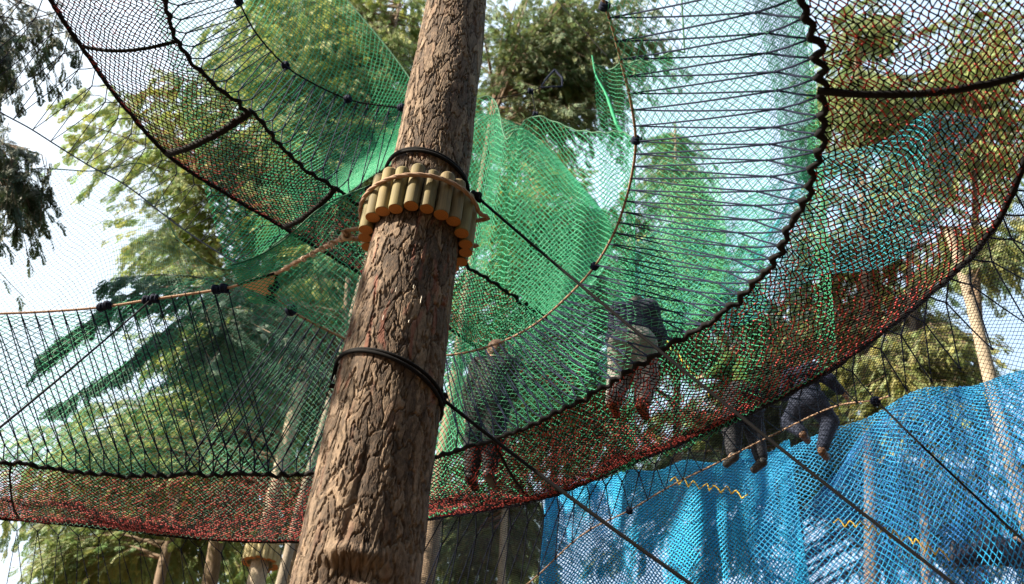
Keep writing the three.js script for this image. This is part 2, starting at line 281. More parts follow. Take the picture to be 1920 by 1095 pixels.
// ------------------------------------------------------------------ walkways of knotted red and black net
const H1 = 5.0, H2 = 7.0;
const RING = [[-560, 848, -540, 925], [-200, 858, -180, 955], [20, 866, 40, 975], [200, 888, 220, 992], [390, 888, 400, 1011], [590, 885, 600, 1012], [740, 868, 780, 977], [925, 822, 1005, 937], [1085, 750, 1180, 870], [1210, 672, 1360, 795], [1340, 592, 1530, 709], [1430, 510, 1680, 602], [1485, 410, 1830, 470], [1525, 300, 1912, 330], [1535, 170, 1960, 128], [1512, 50, 1985, -40], [1470, -90, 1960, -230]];
const LEFT = [[280, -150, 20, -150], [312, 0, 95, 0], [335, 76, 152, 86], [395, 150, 225, 190], [472, 208, 312, 288], [545, 290, 415, 358], [630, 353, 530, 426], [760, 430, 680, 515], [880, 500, 820, 600], [1010, 585, 950, 690], [1100, 650, 1060, 750]];
function walkway(name, label, P, h, { cell, sagBy, scallop, crosses, seed, rStrand, red }) {
  const inner = P.map((q) => atH(q[0], q[1], h)), outer = P.map((q) => atH(q[2], q[3], h + 0.06));
  const I = byLength((t) => lineAt(inner, t)), R = rng(seed), nS = Math.round(I.L / scallop), o = thing(name, label, 'net walkway');
  const cusp = (t) => { const k = t * nS, i = Math.floor(k), f = k - i; return 0.027 * (0.4 + 1.0 * hash3(i, seed, 4)) * Math.sin(Math.PI * f) + 0.022 * noise(k * 2.3, seed, 0); };
  const edgeI = (s) => { const t = I.t(s), a = lineAt(inner, t), b = lineAt(outer, t); return a.lerp(b, cusp(s) * 1.1).add(V(0, 0.012 * noise(s * nS * 0.8, 2, seed), 0)); };
  const S = (u, v) => { const t = I.t(u), a = lineAt(inner, t), b = lineAt(outer, t), c = lerp(cusp(u) * 1.1, 1, v); a.lerp(b, c); a.y -= sagBy * 4 * v * (1 - v) * (0.8 + 0.5 * noise(u * I.L * 0.9, v * 2, seed)) - 0.02 * noise(u * I.L * 3, v * 3, seed + 5); return a; };
  const net = knotNet(S, cell, { seed, jitter: 0.17, aspect: 0.82, along: I.L * 1.12 });
  const bl = new Geo(), rd = new Geo();
  net.links[0].forEach(([a, b]) => bl.strand(a, b, rStrand));
  net.links[1].forEach(([a, b, u, v]) => ((R() < red + 0.5 * sstep(v, 0.45, 0.95) * (0.5 + noise(u * I.L * 1.1, v * 2, seed + 3))) ? rd : bl).strand(a, b, rStrand));
  net.P.forEach((row, j) => row.forEach((p, i) => { if (p) (R() < 0.3 + red ? rd : bl).lump(p, rStrand * (1.6 + R() * 0.65), i + j); }));
  bl.build('netting', M.blackNet, o, true); rd.build('red_netting', M.redNet, o, true);
  const e = new Geo(), n = nS * 7, pts = []; for (let k = 0; k <= n; k++) pts.push(edgeI(k / n));
  const fat = (t, s) => 0.015 * (0.8 + 0.6 * Math.abs(noise(t * n * 0.9, s * 3, seed)) + 0.35 * Math.pow(Math.abs(Math.cos(t * nS * Math.PI)), 6)); e.tube(pts, fat, 7);
  e.build('edge_rope', M.blackRope, o);
  const O = byLength((t) => lineAt(outer, t)), m = Math.round(O.L / 0.03), po = []; for (let k = 0; k <= m; k++) po.push(O.p(k / m).add(V(0.006 * noise(k * 0.3, 1, 0), 0.008 * noise(k * 0.3, 4, 0), 0)));
  new Geo().tube(po, (t, s) => 0.019 * (0.75 + 0.6 * Math.abs(noise(t * m * 0.8, s * 3, 2))), 7).build('edge_rope', M.blackRope, o);
  const tangle = new Geo(); for (let k = 0; k < m; k++) if (R() < 0.5) tangle.lump(po[k].clone().add(V((R() - 0.5) * 0.02, (R() - 0.5) * 0.02, (R() - 0.5) * 0.02)), 0.008, k);
  tangle.build('edge_knots', M.redNet, o, true);
  for (const [t, w] of crosses) {
    const c = [], tt = t / (P.length - 1); for (let k = 0; k <= 40; k++) { const v = k / 40, a = lineAt(inner, tt).lerp(lineAt(outer, tt), v); a.y -= sagBy * 0.8 * 4 * v * (1 - v); a.x += 0.01 * noise(k * 0.4, t, 0); c.push(a); }
    new Geo().tube(c, (q, s) => w * (0.8 + 0.5 * Math.abs(noise(q * 60, s * 3, t))), 7).build('cross_rope', M.blackRope, o);
  }
  return { o, inner, outer, edgeI, nS, I, lineIn: (t) => lineAt(inner, t), lineOut: (t) => lineAt(outer, t), O };
}
const ring = walkway('net_walkway', 'curved walkway of red and black net sweeping round behind the trunk to the right', RING, H1, { cell: 0.046, sagBy: 0.10, scallop: 0.105, crosses: [[2, 0.009], [7, 0.011], [14, 0.018]], seed: 11, red: 0.36, rStrand: 0.0037 });
const left = walkway('net_walkway', 'higher walkway of red and black net crossing at the upper left', LEFT, H2, { cell: 0.047, sagBy: 0.10, scallop: 0.115, crosses: [[2, 0.014], [4, 0.03], [6, 0.026]], seed: 23, red: 0.1, rStrand: 0.0038 });

// ------------------------------------------------------------------ rails and their lacing
function rail(name, label, pts, r, mat, twist) {
  const o = thing(name, label, 'rope'), f = byLength((t) => lineAt(pts, t)), g = new Geo();
  if (twist) twisted(g, pts, r, r * 6, 3, 6); else { const n = Math.max(20, Math.round(f.L / 0.05)), c = []; for (let k = 0; k <= n; k++) c.push(f.p(k / n)); g.tube(c, r, 7); }
  g.build('rope', mat, o); return { o, f };
}
function knotOn(parent, p, dir, r = 0.02, rr = 0.009, n = 3) { const g = new Geo(); lashing(g, p, dir, r, n, rr, p.x * 9); lashing(g, p, V(dir.y, -dir.x, dir.z + 0.2), r * 1.05, 2, rr, 2 + p.x); return g.build('lashing', M.navyRope, parent); }
const at1 = (list, h) => list.map(([x, y]) => atH(x, y, h));
const HR = H1 + 1.0;
const rightRail = rail('rail_rope', 'thin brown rail rope inside the curved walkway, dark lacing tied along it', at1([[1105, -140], [1120, -60], [1131, 0], [1148, 50], [1166, 120], [1183, 190], [1192, 262], [1186, 322], [1172, 380], [1150, 440], [1113, 502], [1060, 560], [1000, 610], [930, 645], [850, 665], [760, 668], [690, 655], [640, 632], [600, 612], [545, 582], [512, 548]], HR), 0.0085, M.brownRope, false);
const leftRail = rail('rail_rope', 'brown rail rope running left from the triangular plate, dark cords hanging from it', at1([[462, 530], [420, 541], [350, 552], [280, 562], [190, 576], [90, 584], [0, 588], [-120, 592], [-300, 596]], HR), 0.010, M.brownRope, true);
const upperRail = rail('rail_rope', 'thin rail rope above the upper left walkway, ending behind the trunk', at1([[415, -110], [430, -45], [447, 0], [480, 62], [535, 123], [590, 158], [652, 186], [700, 196], [752, 202], [840, 210]], H2 + 1.0), 0.007, M.blackRope, false);
function lacing(walk, edgePts, nodeTo, railPts, r, mat = M.navyRope, reach = 0.14) {
  // edgePts: cusps c_k; one zigzag per node: two short legs to neighbouring cusps, two long strands to neighbouring rail points
  const n = Math.min(edgePts.length, railPts.length) - 1;
  for (let k = 0; k < n; k++) {
    const a = edgePts[k], b = edgePts[k + 1], m = a.clone().lerp(b, 0.5), rm = railPts[k].clone().lerp(railPts[k + 1], 0.5), d = rm.clone().sub(m), node = m.clone().addScaledVector(d, reach * (0.85 + 0.4 * hash3(k, 3, 9)));
    const g = new Geo(); g.tube([a, a.clone().lerp(node, 0.5).add(V(0, -0.006, 0)), node], r * 0.9, 5); g.tube([b, b.clone().lerp(node, 0.5).add(V(0, -0.006, 0)), node], r * 0.9, 5);
    for (const q of [railPts[k], railPts[k + 1]]) g.tube(sag(node, q, 4, 0.006 + 0.01 * hash3(k, 5, 1)), r * 0.8, 5);
    g.lump(node, r * 1.9, k); g.lump(railPts[k], r * 2.2, k + 3);
    g.build('lacing_cord', mat, walk.o);
  }
}
function pick(f, s0, s1, n) { const o = []; for (let k = 0; k <= n; k++) o.push(f(lerp(s0, s1, k / n))); return o; }
function nearest(f, p, n = 800) { let best = 0, bd = 1e9; for (let k = 0; k <= n; k++) { const d = f(k / n).distanceToSquared(p); if (d < bd) { bd = d; best = k / n; } } return best; }
const cuspAt = (w, s0, s1) => { const o = [], a = Math.round(s0 * w.nS), b = Math.round(s1 * w.nS), st = Math.sign(b - a); for (let k = a; k !== b + st; k += st) o.push(w.edgeI(k / w.nS)); return o; };
const sI = (w, x, y, h) => nearest((s) => w.I.p(s), atH(x, y, h)), sR = (r, x, y, h) => nearest((s) => r.f.p(s), atH(x, y, h));
let innerRows;
{ // right of the trunk, all round the inner edge
  const c = cuspAt(ring, 1, sI(ring, 845, 838, H1)), n = c.length - 1;
  const marks = [[1105, -140, 0], [1148, 50, 0], [1192, 262, 0], [1150, 440, 0], [1060, 560, 0], [850, 665, 0]].map(([x, y]) => sR(rightRail, x, y, HR));
  const cm = [[1470, -90], [1500, 0], [1535, 250], [1440, 490], [1300, 620], [900, 828]].map(([x, y]) => nearest((s) => ring.I.p(s), atH(x, y, H1)));
  const rp = []; for (let k = 0; k <= n; k++) { const s = 1 - k / n * (1 - sI(ring, 845, 838, H1)); let i = 0; while (i < 4 && s < cm[i + 1]) i++; const f = (s - cm[i]) / (cm[i + 1] - cm[i]); rp.push(rightRail.f.p(clamp(lerp(marks[i], marks[i + 1], f), 0, 1))); }
  lacing(ring, c, null, rp, 0.0058, M.navyRope, 0.18); innerRows = [c.slice(), rp.slice()];
}
{ // left of the trunk: cords from the left rail, and the fan from below the plate
  const c = cuspAt(ring, sI(ring, -60, 862, H1), sI(ring, 520, 886, H1)); lacing(ring, c, null, pick(leftRail.f.p, sR(leftRail, -170, 592, HR), sR(leftRail, 428, 540, HR), c.length - 1), 0.0056, M.navyRope, 0.12);
  const d = cuspAt(ring, sI(ring, 320, 888, H1), sI(ring, 640, 882, H1)); lacing(ring, d, null, pick(rightRail.f.p, sR(rightRail, 545, 582, HR), sR(rightRail, 720, 660, HR), d.length - 1), 0.0056, M.navyRope, 0.10);
}
{ // upper walkway, inner side
  const c = cuspAt(left, 0.02, sI(left, 690, 392, H2)); lacing(left, c, null, pick(upperRail.f.p, 0.0, sR(upperRail, 752, 202, H2 + 1), c.length - 1), 0.0056, M.navyRope, 0.13);
}
const farRailLeft = rail('rail_rope', 'thin blue rope stretched against the sky outside the upper left walkway', [[-160, 110], [-60, 170], [0, 210], [55, 240], [110, 275], [170, 312], [240, 350], [330, 420], [420, 480], [470, 505]].map(([x, y]) => atD(x, y, 6.6)), 0.006, M.blueRope, false);
{
  const f = left.O, n = 19; lacing(left, pick((s) => f.p(s), 0.03, nearest((s) => f.p(s), atH(560, 440, H2)), n), null, pick(farRailLeft.f.p, 0.0, 1, n), 0.0042, M.navyRope, 0.16);
}
const outRail = rail('rail_rope', 'thin brown rope outside the curved walkway, in front of the blue nets', [[700, 1260, 8.4], [880, 1160, 8.3], [985, 1098, 8.2], [1090, 1004, 8.0], [1180, 957, 7.8], [1260, 910, 7.5], [1345, 868, 7.2], [1450, 815, 6.9], [1560, 764, 6.5], [1642, 750, 6.2], [1668, 742, 6.1]].map((q) => atD(...q)), 0.0065, M.brownRope, false);
const outRailLeft = rail('rail_rope', 'dark rope along the outer side of the walkway at the bottom left', [[-200, 1130, 8.3], [0, 1150, 8.4], [300, 1180, 8.5], [560, 1190, 8.6], [720, 1190, 8.6]].map((q) => atD(...q)), 0.008, M.blackRope, false);
{
  const f = ring.O, sO = (x, y) => nearest((s) => f.p(s), atH(x, y, H1 + 0.06)), n1 = 26;
  lacing(ring, pick((s) => f.p(s), sO(800, 970), sO(1600, 660), n1), null, pick(outRail.f.p, 0.0, nearest(outRail.f.p, atD(1642, 750, 6.2)), n1), 0.0056, M.navyRope, 0.22);
  lacing(ring, pick((s) => f.p(s), sO(1620, 645), sO(1955, 150), 12), null, (() => { const q = [[1668, 742, 6.1], [1800, 690, 5.8], [1990, 560, 5.4], [2120, 400, 5.0], [2160, 200, 4.8]].map((v) => atD(...v)); return pick((t) => lineAt(q, t), 0, 1, 12); })(), 0.0056, M.navyRope, 0.2);
  lacing(ring, pick((s) => f.p(s), sO(-60, 965), sO(640, 1010), 19), null, pick(outRailLeft.f.p, 0.1, 1, 19), 0.0042, M.navyRope, 0.12);
}
for (const [x, y] of [[1133, 12], [1193, 262], [1115, 499], [700, 655]]) knotOn(rightRail.o, atH(x, y, HR), V(0.3, 0, 1));
for (const [x, y] of [[420, 541], [405, 543], [290, 560], [275, 563], [190, 576], [201, 572]]) knotOn(leftRail.o, atH(x, y, HR), V(1, 0, 0.1), 0.026, 0.009);
for (const [x, y] of [[535, 123], [652, 186], [752, 202], [447, 2]]) knotOn(upperRail.o, atH(x, y, H2 + 1), V(1, 0, 0.4), 0.024, 0.01);
knotOn(rightRail.o, atH(545, 582, HR), V(1, 0, 0.6), 0.03, 0.011); knotOn(outRail.o, atD(1642, 752, 6.2), V(1, 0, 0.3), 0.022, 0.01); knotOn(outRail.o, atD(1180, 957, 7.8), V(1, 0, 0.3), 0.022, 0.009);
tag(new Geo().tube(sag(atD(1648, 756, 6.2), atD(1960, 1050, 5.6), 24, 0.02), 0.0075, 7).build('support_cable', M.blackRope), 'black rope tied to the brown rope and stretched down over the blue nets', 'rope');
tag(new Geo().tube(sag(atH(282, 563, HR), atD(-60, 850, 4.9), 24, 0.02), 0.0065, 7).build('support_cable', M.blackRope), 'thin black rope slanting down to the left edge from the left rail rope', 'rope');

{
  const o = thing('strap_triangle', 'black strap triangle knotted into a rope among branches right of the trunk top', 'strap'), p = (x, y) => atD(x, y, 7.4), g = new Geo();
  g.tube([p(1040, 131), p(1054, 146), p(1054, 162), p(1013, 164), p(1026, 146), p(1040, 131)], 0.012, 6); g.build('strap', M.navyRope, o);
  const k = new Geo(); k.tube(sag(p(905, 186), p(995, 171), 8, 0.03), 0.006, 6); k.tube([p(995, 171), p(1013, 164)], 0.007, 6); k.tube([p(997, 172), p(1004, 214)], 0.006, 6); k.tube(sag(p(1020, -30), p(1138, 105), 8, 0.02), 0.006, 6); k.build('rope', M.blackRope, o);
  const m = new Geo(); lashing(m, p(995, 171), V(1, 0, 0), 0.024, 3, 0.011); lashing(m, p(1004, 214), V(1, 0, 0), 0.02, 3, 0.01); m.build('lashing', M.navyRope, o);
}
// plate with its rope to the collar
{
  const o = thing('rigging_plate', 'small pale triangular rigging plate joining three ropes left of the trunk', 'plate', null);
  const A = atH(448, 533, HR), B = atH(520, 511, HR), C = atH(508, 558, HR), ctr = A.clone().add(B).add(C).divideScalar(3), sh = new THREE.Shape();
  const ux = B.clone().sub(A).normalize(), nz = ux.clone().cross(C.clone().sub(A)).normalize(), uy = nz.clone().cross(ux);
  const L = (p) => { const q = p.clone().sub(ctr); return [q.dot(ux), q.dot(uy)]; }, [a, b, c] = [A, B, C].map(L);
  const rc = 0.14, mix = (p, q, t) => [lerp(p[0], q[0], t), lerp(p[1], q[1], t)];
  sh.moveTo(...mix(a, b, rc)); sh.lineTo(...mix(a, b, 1 - rc)); sh.quadraticCurveTo(...b, ...mix(b, c, rc)); sh.lineTo(...mix(b, c, 1 - rc)); sh.quadraticCurveTo(...c, ...mix(c, a, rc)); sh.lineTo(...mix(c, a, 1 - rc)); sh.quadraticCurveTo(...a, ...mix(a, b, rc));
  for (const p of [a, b, c]) { const h = new THREE.Path(), q = mix(p, [0, 0], 0.42); h.absarc(q[0], q[1], 0.011, 0, Math.PI * 2, true); sh.holes.push(h); }
  const g = new THREE.ExtrudeGeometry(sh, { depth: 0.014, bevelEnabled: true, bevelSize: 0.003, bevelThickness: 0.003, bevelSegments: 2, curveSegments: 12 });
  g.applyMatrix4(new THREE.Matrix4().makeBasis(ux, uy, nz).setPosition(ctr.x, ctr.y, ctr.z)); mesh('plate', g, std(0.5, 0.33, 0.2, 0.6), o);
  const w = new Geo(); w.tube([A.clone().lerp(B, -0.02).add(V(0, 0.0, 0)), A.clone().lerp(B, 0.55), B.clone().lerp(A, 0.08)], 0.010, 8); w.tube([B.clone(), B.clone().lerp(C, 0.5), C.clone()], 0.009, 8); w.build('binding', M.blackRope, o);
  const k = new Geo(); lashing(k, B.clone().lerp(C, 0.55), C.clone().sub(B), 0.028, 3, 0.010); lashing(k, C, V(1, 0, 0), 0.03, 3, 0.012); k.build('lashing', M.navyRope, o);
}
{
  const o = thing('collar_rope', 'brown laid rope hugging the log collar and running down left to the triangular plate', 'rope', null), lr = 0.0405, off = lr * 2 + 0.016, y0 = CB + CL * 0.66, pts = [];
  const P = [...[[520, 512], [545, 497], [585, 475], [622, 456], [650, 442]].map(([x, y], k) => { const t = k / 4; return atD(x, y, lerp(hd(atH(520, 512, HR)), TD + 0.25, t)); })];
  const ringPts = []; for (let k = 0; k <= 30; k++) { const a = lerp(-1.45, 3.9, k / 30); ringPts.push(onTrunk(y0 - 0.02 * Math.sin(a) - 0.0, a, off)); }
  P.push(atD(662, 430, TD + 0.2)); const g = new Geo(); twisted(g, [...P, ...ringPts], 0.0135, 0.2, 3, 8); g.build('rope', M.brownRope, o);
  const g2 = new Geo(); const back = []; for (let k = 0; k <= 8; k++) back.push(onTrunk(y0 - 0.02, lerp(-2.0, -2.3, k / 8), off)); twisted(g2, [P[4].clone(), atD(668, 448, TD + 0.3), ...back], 0.0155, 0.085, 3, 7); g2.build('rope', M.brownRope, o);
  for (let k = 0; k < 7; k++) { const a = P[0].clone().lerp(P[4], 0.16 + k * 0.13), w = new Geo(); lashing(w, a, P[4].clone().sub(P[0]), 0.0165, 2, 0.005, k); w.build('whipping', M.paleRope, o); }
  const kn = new Geo(); lashing(kn, P[4], P[4].clone().sub(P[3]), 0.024, 3, 0.008); kn.build('whipping', M.paleRope, o);
}

// ------------------------------------------------------------------ hanging nets
function hangNet(label, S0, cell, r, mat, { seed = 1, edges = [], edgeMat = M.greenRope, edgeR = 0.007, keep, aspect, jitter = 0.1, group } = {}) {
  const f = byLength((t) => S0(t, 0.5), 200), S = (u, v) => S0(f.t(u), v), o = thing('safety_net', label, 'net', group), net = knotNet(S, cell, { seed, keep, aspect, jitter, along: f.L }), g = new Geo();
  for (const l of net.links) for (const [a, b] of l) g.strand(a, b, r);
  g.build('netting', mat, o, true);
  for (const e of edges) { const n = 160, c = []; for (let k = 0; k <= n; k++) c.push(e[0] === 'u' ? S(k / n, e[1]) : S(e[1], k / n)); new Geo().tube(c, (t, s) => edgeR * (0.85 + 0.5 * Math.abs(noise(t * n, s * 2, seed))), 6).build('border_rope', edgeMat, o); }
  return o;
}
function wall(pairs, h, rows = 5, belly = 0) {                 // pairs [bottom x, y, top x, y]: a net wall from a walkway's edge up to its top rope
  const B = pairs.map((q) => atH(q[0], q[1], h)), T = pairs.map((q, i) => atD(q[2], q[3], hd(B[i]) + (q[4] ?? 0)));
  return (u, v) => { const b = lineAt(B, u), t = lineAt(T, u), o = b.lerp(t, v), w = belly * Math.sin(Math.PI * v) * (1 + 0.6 * noise(u * 7, v * 2, h)) + 0.05 * noise(u * 18, v * 2.5, 3); const d = V(o.x, 0, o.z).normalize(); return o.addScaledVector(d, w); };
}
hangNet('fine pale green net wall rising from the walkway left of the trunk against the sky', wall([[-420, 938, -60, 312], [-150, 957, 165, 320], [-17, 970, 278, 312], [130, 985, 330, 440], [255, 998, 424, 502], [384, 1010, 545, 442], [493, 1012, 650, 366], [620, 1009, 745, 330], [775, 978, 890, 196]], H1, 5, 0.15), 0.056, 0.0019, M.paleGreenNet, { seed: 31, edges: [['u', 1]], aspect: 0.8 });
hangNet('green net wall right behind the trunk with a sagging top rope', wall([[745, 982, 876, 190], [800, 973, 926, 186], [850, 958, 948, 258], [890, 948, 972, 240], [941, 935, 1004, 216], [1020, 925, 1065, 238], [1090, 900, 1120, 247], [1165, 886, 1166, 249], [1190, 870, 1190, 262]], H1, 5, 0.2), 0.072, 0.0040, M.greenNet, { seed: 32, edges: [['u', 1]], aspect: 0.9 });
{
  const S = wall([[1160, 888, 1104, -70], [1205, 872, 1154, -75], [1270, 850, 1215, -80], [1340, 812, 1290, -90], [1400, 780, 1350, -95], [1500, 722, 1440, -110], [1570, 680, 1500, -125]], H1, 5, 0.22);
  const q = V(), px = (p) => { q.copy(p).sub(EYE); const z = q.dot(FWD); return [CX + q.dot(RIGHT) / z * FPX, CY - q.dot(UP) / z * FPX]; }, f = byLength((t) => S(t, 0.5), 200), T = (u, v) => S(f.t(u), v);
  let uc = 0, vc = 0; for (let k = 0; k < 4; k++) { for (let i = 0; i <= 400; i++) if (px(T(i / 400, vc || 0.8))[0] < 1284) uc = i / 400; for (let i = 0; i <= 400; i++) if (px(T(uc * 0.6, i / 400))[1] > 112) vc = i / 400; }
  const o = hangNet('green net wall with a square notch in its top, behind the dark lacing', S, 0.058, 0.0025, M.greenNet, { seed: 33, aspect: 0.9, keep: (u, v) => !(u < uc && v > vc) });
  const c = []; for (let k = 0; k <= 60; k++) c.push(T(uc * k / 60, vc)); for (let k = 1; k <= 40; k++) c.push(T(uc, lerp(vc, 1, k / 40))); new Geo().tube(c, 0.009, 6).build('border_rope', M.greenRope, o);
  const wd = hd(atH(1160, 888, H1)) + 0.12, w = spline([[1110, 104], [1117, 140], [1136, 176], [1150, 215], [1160, 240], [1178, 258]].map(([x, y]) => atD(x, y, wd)), 40); new Geo().tube(w, (t, q) => (0.006 + 0.012 * Math.sin(Math.PI * Math.pow(t, 1.6) * 0.9)) * (0.75 + 0.7 * Math.abs(noise(t * 25, q * 5, 3))), 9).build('bunched_netting', M.greenNet, o);
}
{
  const [c, r] = innerRows; hangNet('wide-meshed green barrier net filling the dark lacing right of the trunk', (u, v) => { const p = lineAt(c, u).lerp(lineAt(r, u), v), d = V(p.x, 0, p.z).normalize(); return p.addScaledVector(d, 0.05 + 0.03 * noise(u * 25, v * 3, 2)); }, 0.062, 0.0021, std(0.02, 0.24, 0.11, 0.55), { seed: 45, aspect: 1.3 });
}
const G = (rows) => grid(rows.map((r) => r.map(([x, y, d]) => atD(x, y, d))));
const folds = (S, amp, k, seed) => (u, v) => { const p = S(u, v), d = V(p.x, 0, p.z).normalize(); return p.addScaledVector(d, amp * (Math.sin(u * k * 6.283 + 1.6 * Math.sin(v * 2.2 + seed)) + 0.6 * noise(u * k * 2.4, v * 2, seed))); };
hangNet('dense green net sheet behind the upper left walkway, left of the trunk', folds(G([[[425, 505, 7.6], [545, 442, 7.6], [640, 368, 7.6], [760, 300, 7.6]], [[330, 180, 8], [470, 200, 8], [640, 210, 8], [775, 168, 8]], [[250, -120, 8.4], [380, -130, 8.4], [480, -140, 8.4], [560, -90, 8.4]]]), 0.06, 2, 3), 0.074, 0.0048, M.greenNet, { seed: 34, edges: [['u', 0], ['v', 1]] });
hangNet('thick sunlit green net sheet just right of the trunk', folds(G([[[830, 700, 8.6], [950, 668, 8.6], [1050, 600, 8.6], [1130, 505, 8.6]], [[850, 520, 8.8], [950, 500, 8.8], [1060, 470, 8.8], [1150, 440, 8.8]], [[880, 205, 9.1], [935, 222, 9.1], [1015, 262, 9.1], [1120, 385, 9.1]]]), 0.035, 1.5, 5), 0.078, 0.0058, M.greenNet, { seed: 35, edges: [['u', 1]] });
hangNet('wide green net behind the lower left lacing and the drooping bough', folds(G([[[-90, 880, 8.2], [200, 890, 8.2], [430, 892, 8.2], [670, 890, 8.2]], [[-90, 720, 8.4], [200, 710, 8.4], [440, 690, 8.4], [690, 700, 8.4]], [[-90, 590, 8.6], [190, 578, 8.6], [425, 508, 8.6], [730, 440, 8.6]]]), 0.06, 2, 8), 0.085, 0.0036, M.greenNet, { seed: 36 });
hangNet('green net flap left of the trunk, below the squared end of the higher walkway', folds(G([[[470, 560, 5.8], [560, 590, 5.8], [640, 620, 5.8], [720, 640, 5.8]], [[445, 525, 5.8], [550, 500, 5.75], [640, 490, 5.7], [740, 490, 5.7]], [[430, 504, 5.85], [545, 441, 5.75], [640, 366, 5.65], [750, 330, 5.65]]]), 0.04, 2, 8), 0.05, 0.0030, M.greenNet, { seed: 47, edges: [['u', 1]] });
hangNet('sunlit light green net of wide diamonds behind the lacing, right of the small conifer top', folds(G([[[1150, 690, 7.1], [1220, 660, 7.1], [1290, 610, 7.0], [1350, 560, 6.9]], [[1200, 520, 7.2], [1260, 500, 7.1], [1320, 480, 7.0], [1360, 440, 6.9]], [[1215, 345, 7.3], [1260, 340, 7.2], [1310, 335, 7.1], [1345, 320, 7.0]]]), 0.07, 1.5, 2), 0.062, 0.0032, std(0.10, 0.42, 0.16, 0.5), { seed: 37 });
hangNet('fine black net spread outside the curved walkway over the blue nets', G([[[800, 972, hd(atH(800, 972, H1))], [1005, 938, hd(atH(1005, 938, H1))], [1180, 871, hd(atH(1180, 871, H1))], [1360, 796, hd(atH(1360, 796, H1))], [1530, 710, hd(atH(1530, 710, H1))], [1680, 603, hd(atH(1680, 603, H1))], [1830, 471, hd(atH(1830, 471, H1))], [1960, 300, hd(atH(1960, 300, H1))]], [[780, 1060, 8.2], [990, 1050, 8.1], [1190, 1010, 7.9], [1400, 940, 7.6], [1590, 850, 6.9], [1770, 740, 6.0], [1960, 620, 5.2], [2080, 420, 4.4]], [[760, 1150, 8.5], [980, 1160, 8.4], [1210, 1150, 8.2], [1450, 1150, 7.9], [1700, 1150, 7.4], [1900, 1130, 6.9], [2100, 960, 6.1], [2230, 620, 5.0]]]), 0.056, 0.0016, M.darkNet, { seed: 38, jitter: 0.08 });
hangNet('bright blue net hanging in long folds at the bottom centre', folds(G([[[1024, 926, 9.4], [1090, 906, 9.4], [1180, 885, 9.4], [1290, 870, 9.4], [1400, 850, 9.4], [1480, 830, 9.4]], [[1018, 1020, 9.2], [1100, 1010, 9.2], [1190, 1005, 9.2], [1300, 1000, 9.2], [1410, 990, 9.2], [1500, 985, 9.2]], [[1005, 1180, 9.1], [1110, 1180, 9.1], [1210, 1180, 9.1], [1320, 1180, 9.1], [1430, 1180, 9.1], [1530, 1180, 9.1]]]), 0.07, 5, 4), 0.043, 0.0076, M.cyanNet, { seed: 39, edges: [['u', 1], ['v', 0]], edgeMat: M.blueNet, edgeR: 0.012 });
hangNet('blue net draped diagonally over the lower right corner', folds(G([[[1385, 862, 9.0], [1490, 838, 9.0], [1600, 790, 8.8], [1720, 738, 8.6], [1830, 715, 8.4], [1960, 690, 8.2]], [[1400, 980, 8.9], [1520, 980, 8.8], [1650, 950, 8.7], [1770, 890, 8.5], [1880, 850, 8.3], [2000, 820, 8.1]], [[1420, 1190, 8.8], [1560, 1190, 8.7], [1700, 1190, 8.6], [1830, 1190, 8.4], [1940, 1190, 8.2], [2060, 1190, 8.0]]]), 0.05, 3, 6), 0.062, 0.0054, M.blueNet, { seed: 40 });
hangNet('second deeper blue net behind, on the right above the lying dark shape', folds(G([[[1560, 890, 10.0], [1680, 760, 10.0], [1800, 730, 9.8], [1960, 700, 9.6]], [[1480, 1010, 9.9], [1640, 990, 9.8], [1800, 960, 9.7], [1990, 930, 9.5]], [[1440, 1190, 9.8], [1620, 1190, 9.7], [1800, 1190, 9.6], [2040, 1190, 9.4]]]), 0.06, 4, 9), 0.06, 0.0042, phy(0.006, 0.20, 0.58, 0.7, { transmission: 0.35, specularIntensity: 0.4 }), { seed: 41 });
hangNet('teal blue net glimpsed through the red walkway net at the right', folds(G([[[1330, 640, 7.2], [1460, 560, 6.9], [1620, 500, 6.6], [1760, 440, 6.3]], [[1380, 520, 7.3], [1500, 430, 7.0], [1650, 380, 6.7], [1800, 320, 6.4]], [[1440, 420, 7.4], [1540, 300, 7.1], [1690, 240, 6.8], [1850, 210, 6.5]]]), 0.1, 2, 11), 0.075, 0.0034, std(0.01, 0.32, 0.42, 0.5), { seed: 46 });
hangNet('bunched green net strip close beside the black scalloped edge at the top', folds(G([[[1475, 330, 5.9], [1500, 340, 5.9], [1525, 350, 5.9]], [[1440, 120, 5.6], [1480, 140, 5.6], [1525, 190, 5.6]], [[1395, -60, 5.3], [1440, -60, 5.3], [1490, -60, 5.3]]]), 0.03, 3, 6), 0.04, 0.0028, M.greenNet, { seed: 48 });
hangNet('turquoise net behind the lower part of the dark lacing on the right', folds(G([[[1120, 700, 8.4], [1230, 650, 8.3], [1330, 570, 8.2], [1430, 480, 8.1]], [[1150, 560, 8.5], [1250, 520, 8.4], [1350, 470, 8.3], [1450, 400, 8.2]], [[1190, 450, 8.6], [1280, 420, 8.5], [1380, 390, 8.4], [1470, 330, 8.3]]]), 0.05, 2, 6), 0.085, 0.0042, phy(0.02, 0.42, 0.40, 0.7, { transmission: 0.35, specularIntensity: 0.4 }), { seed: 49 });
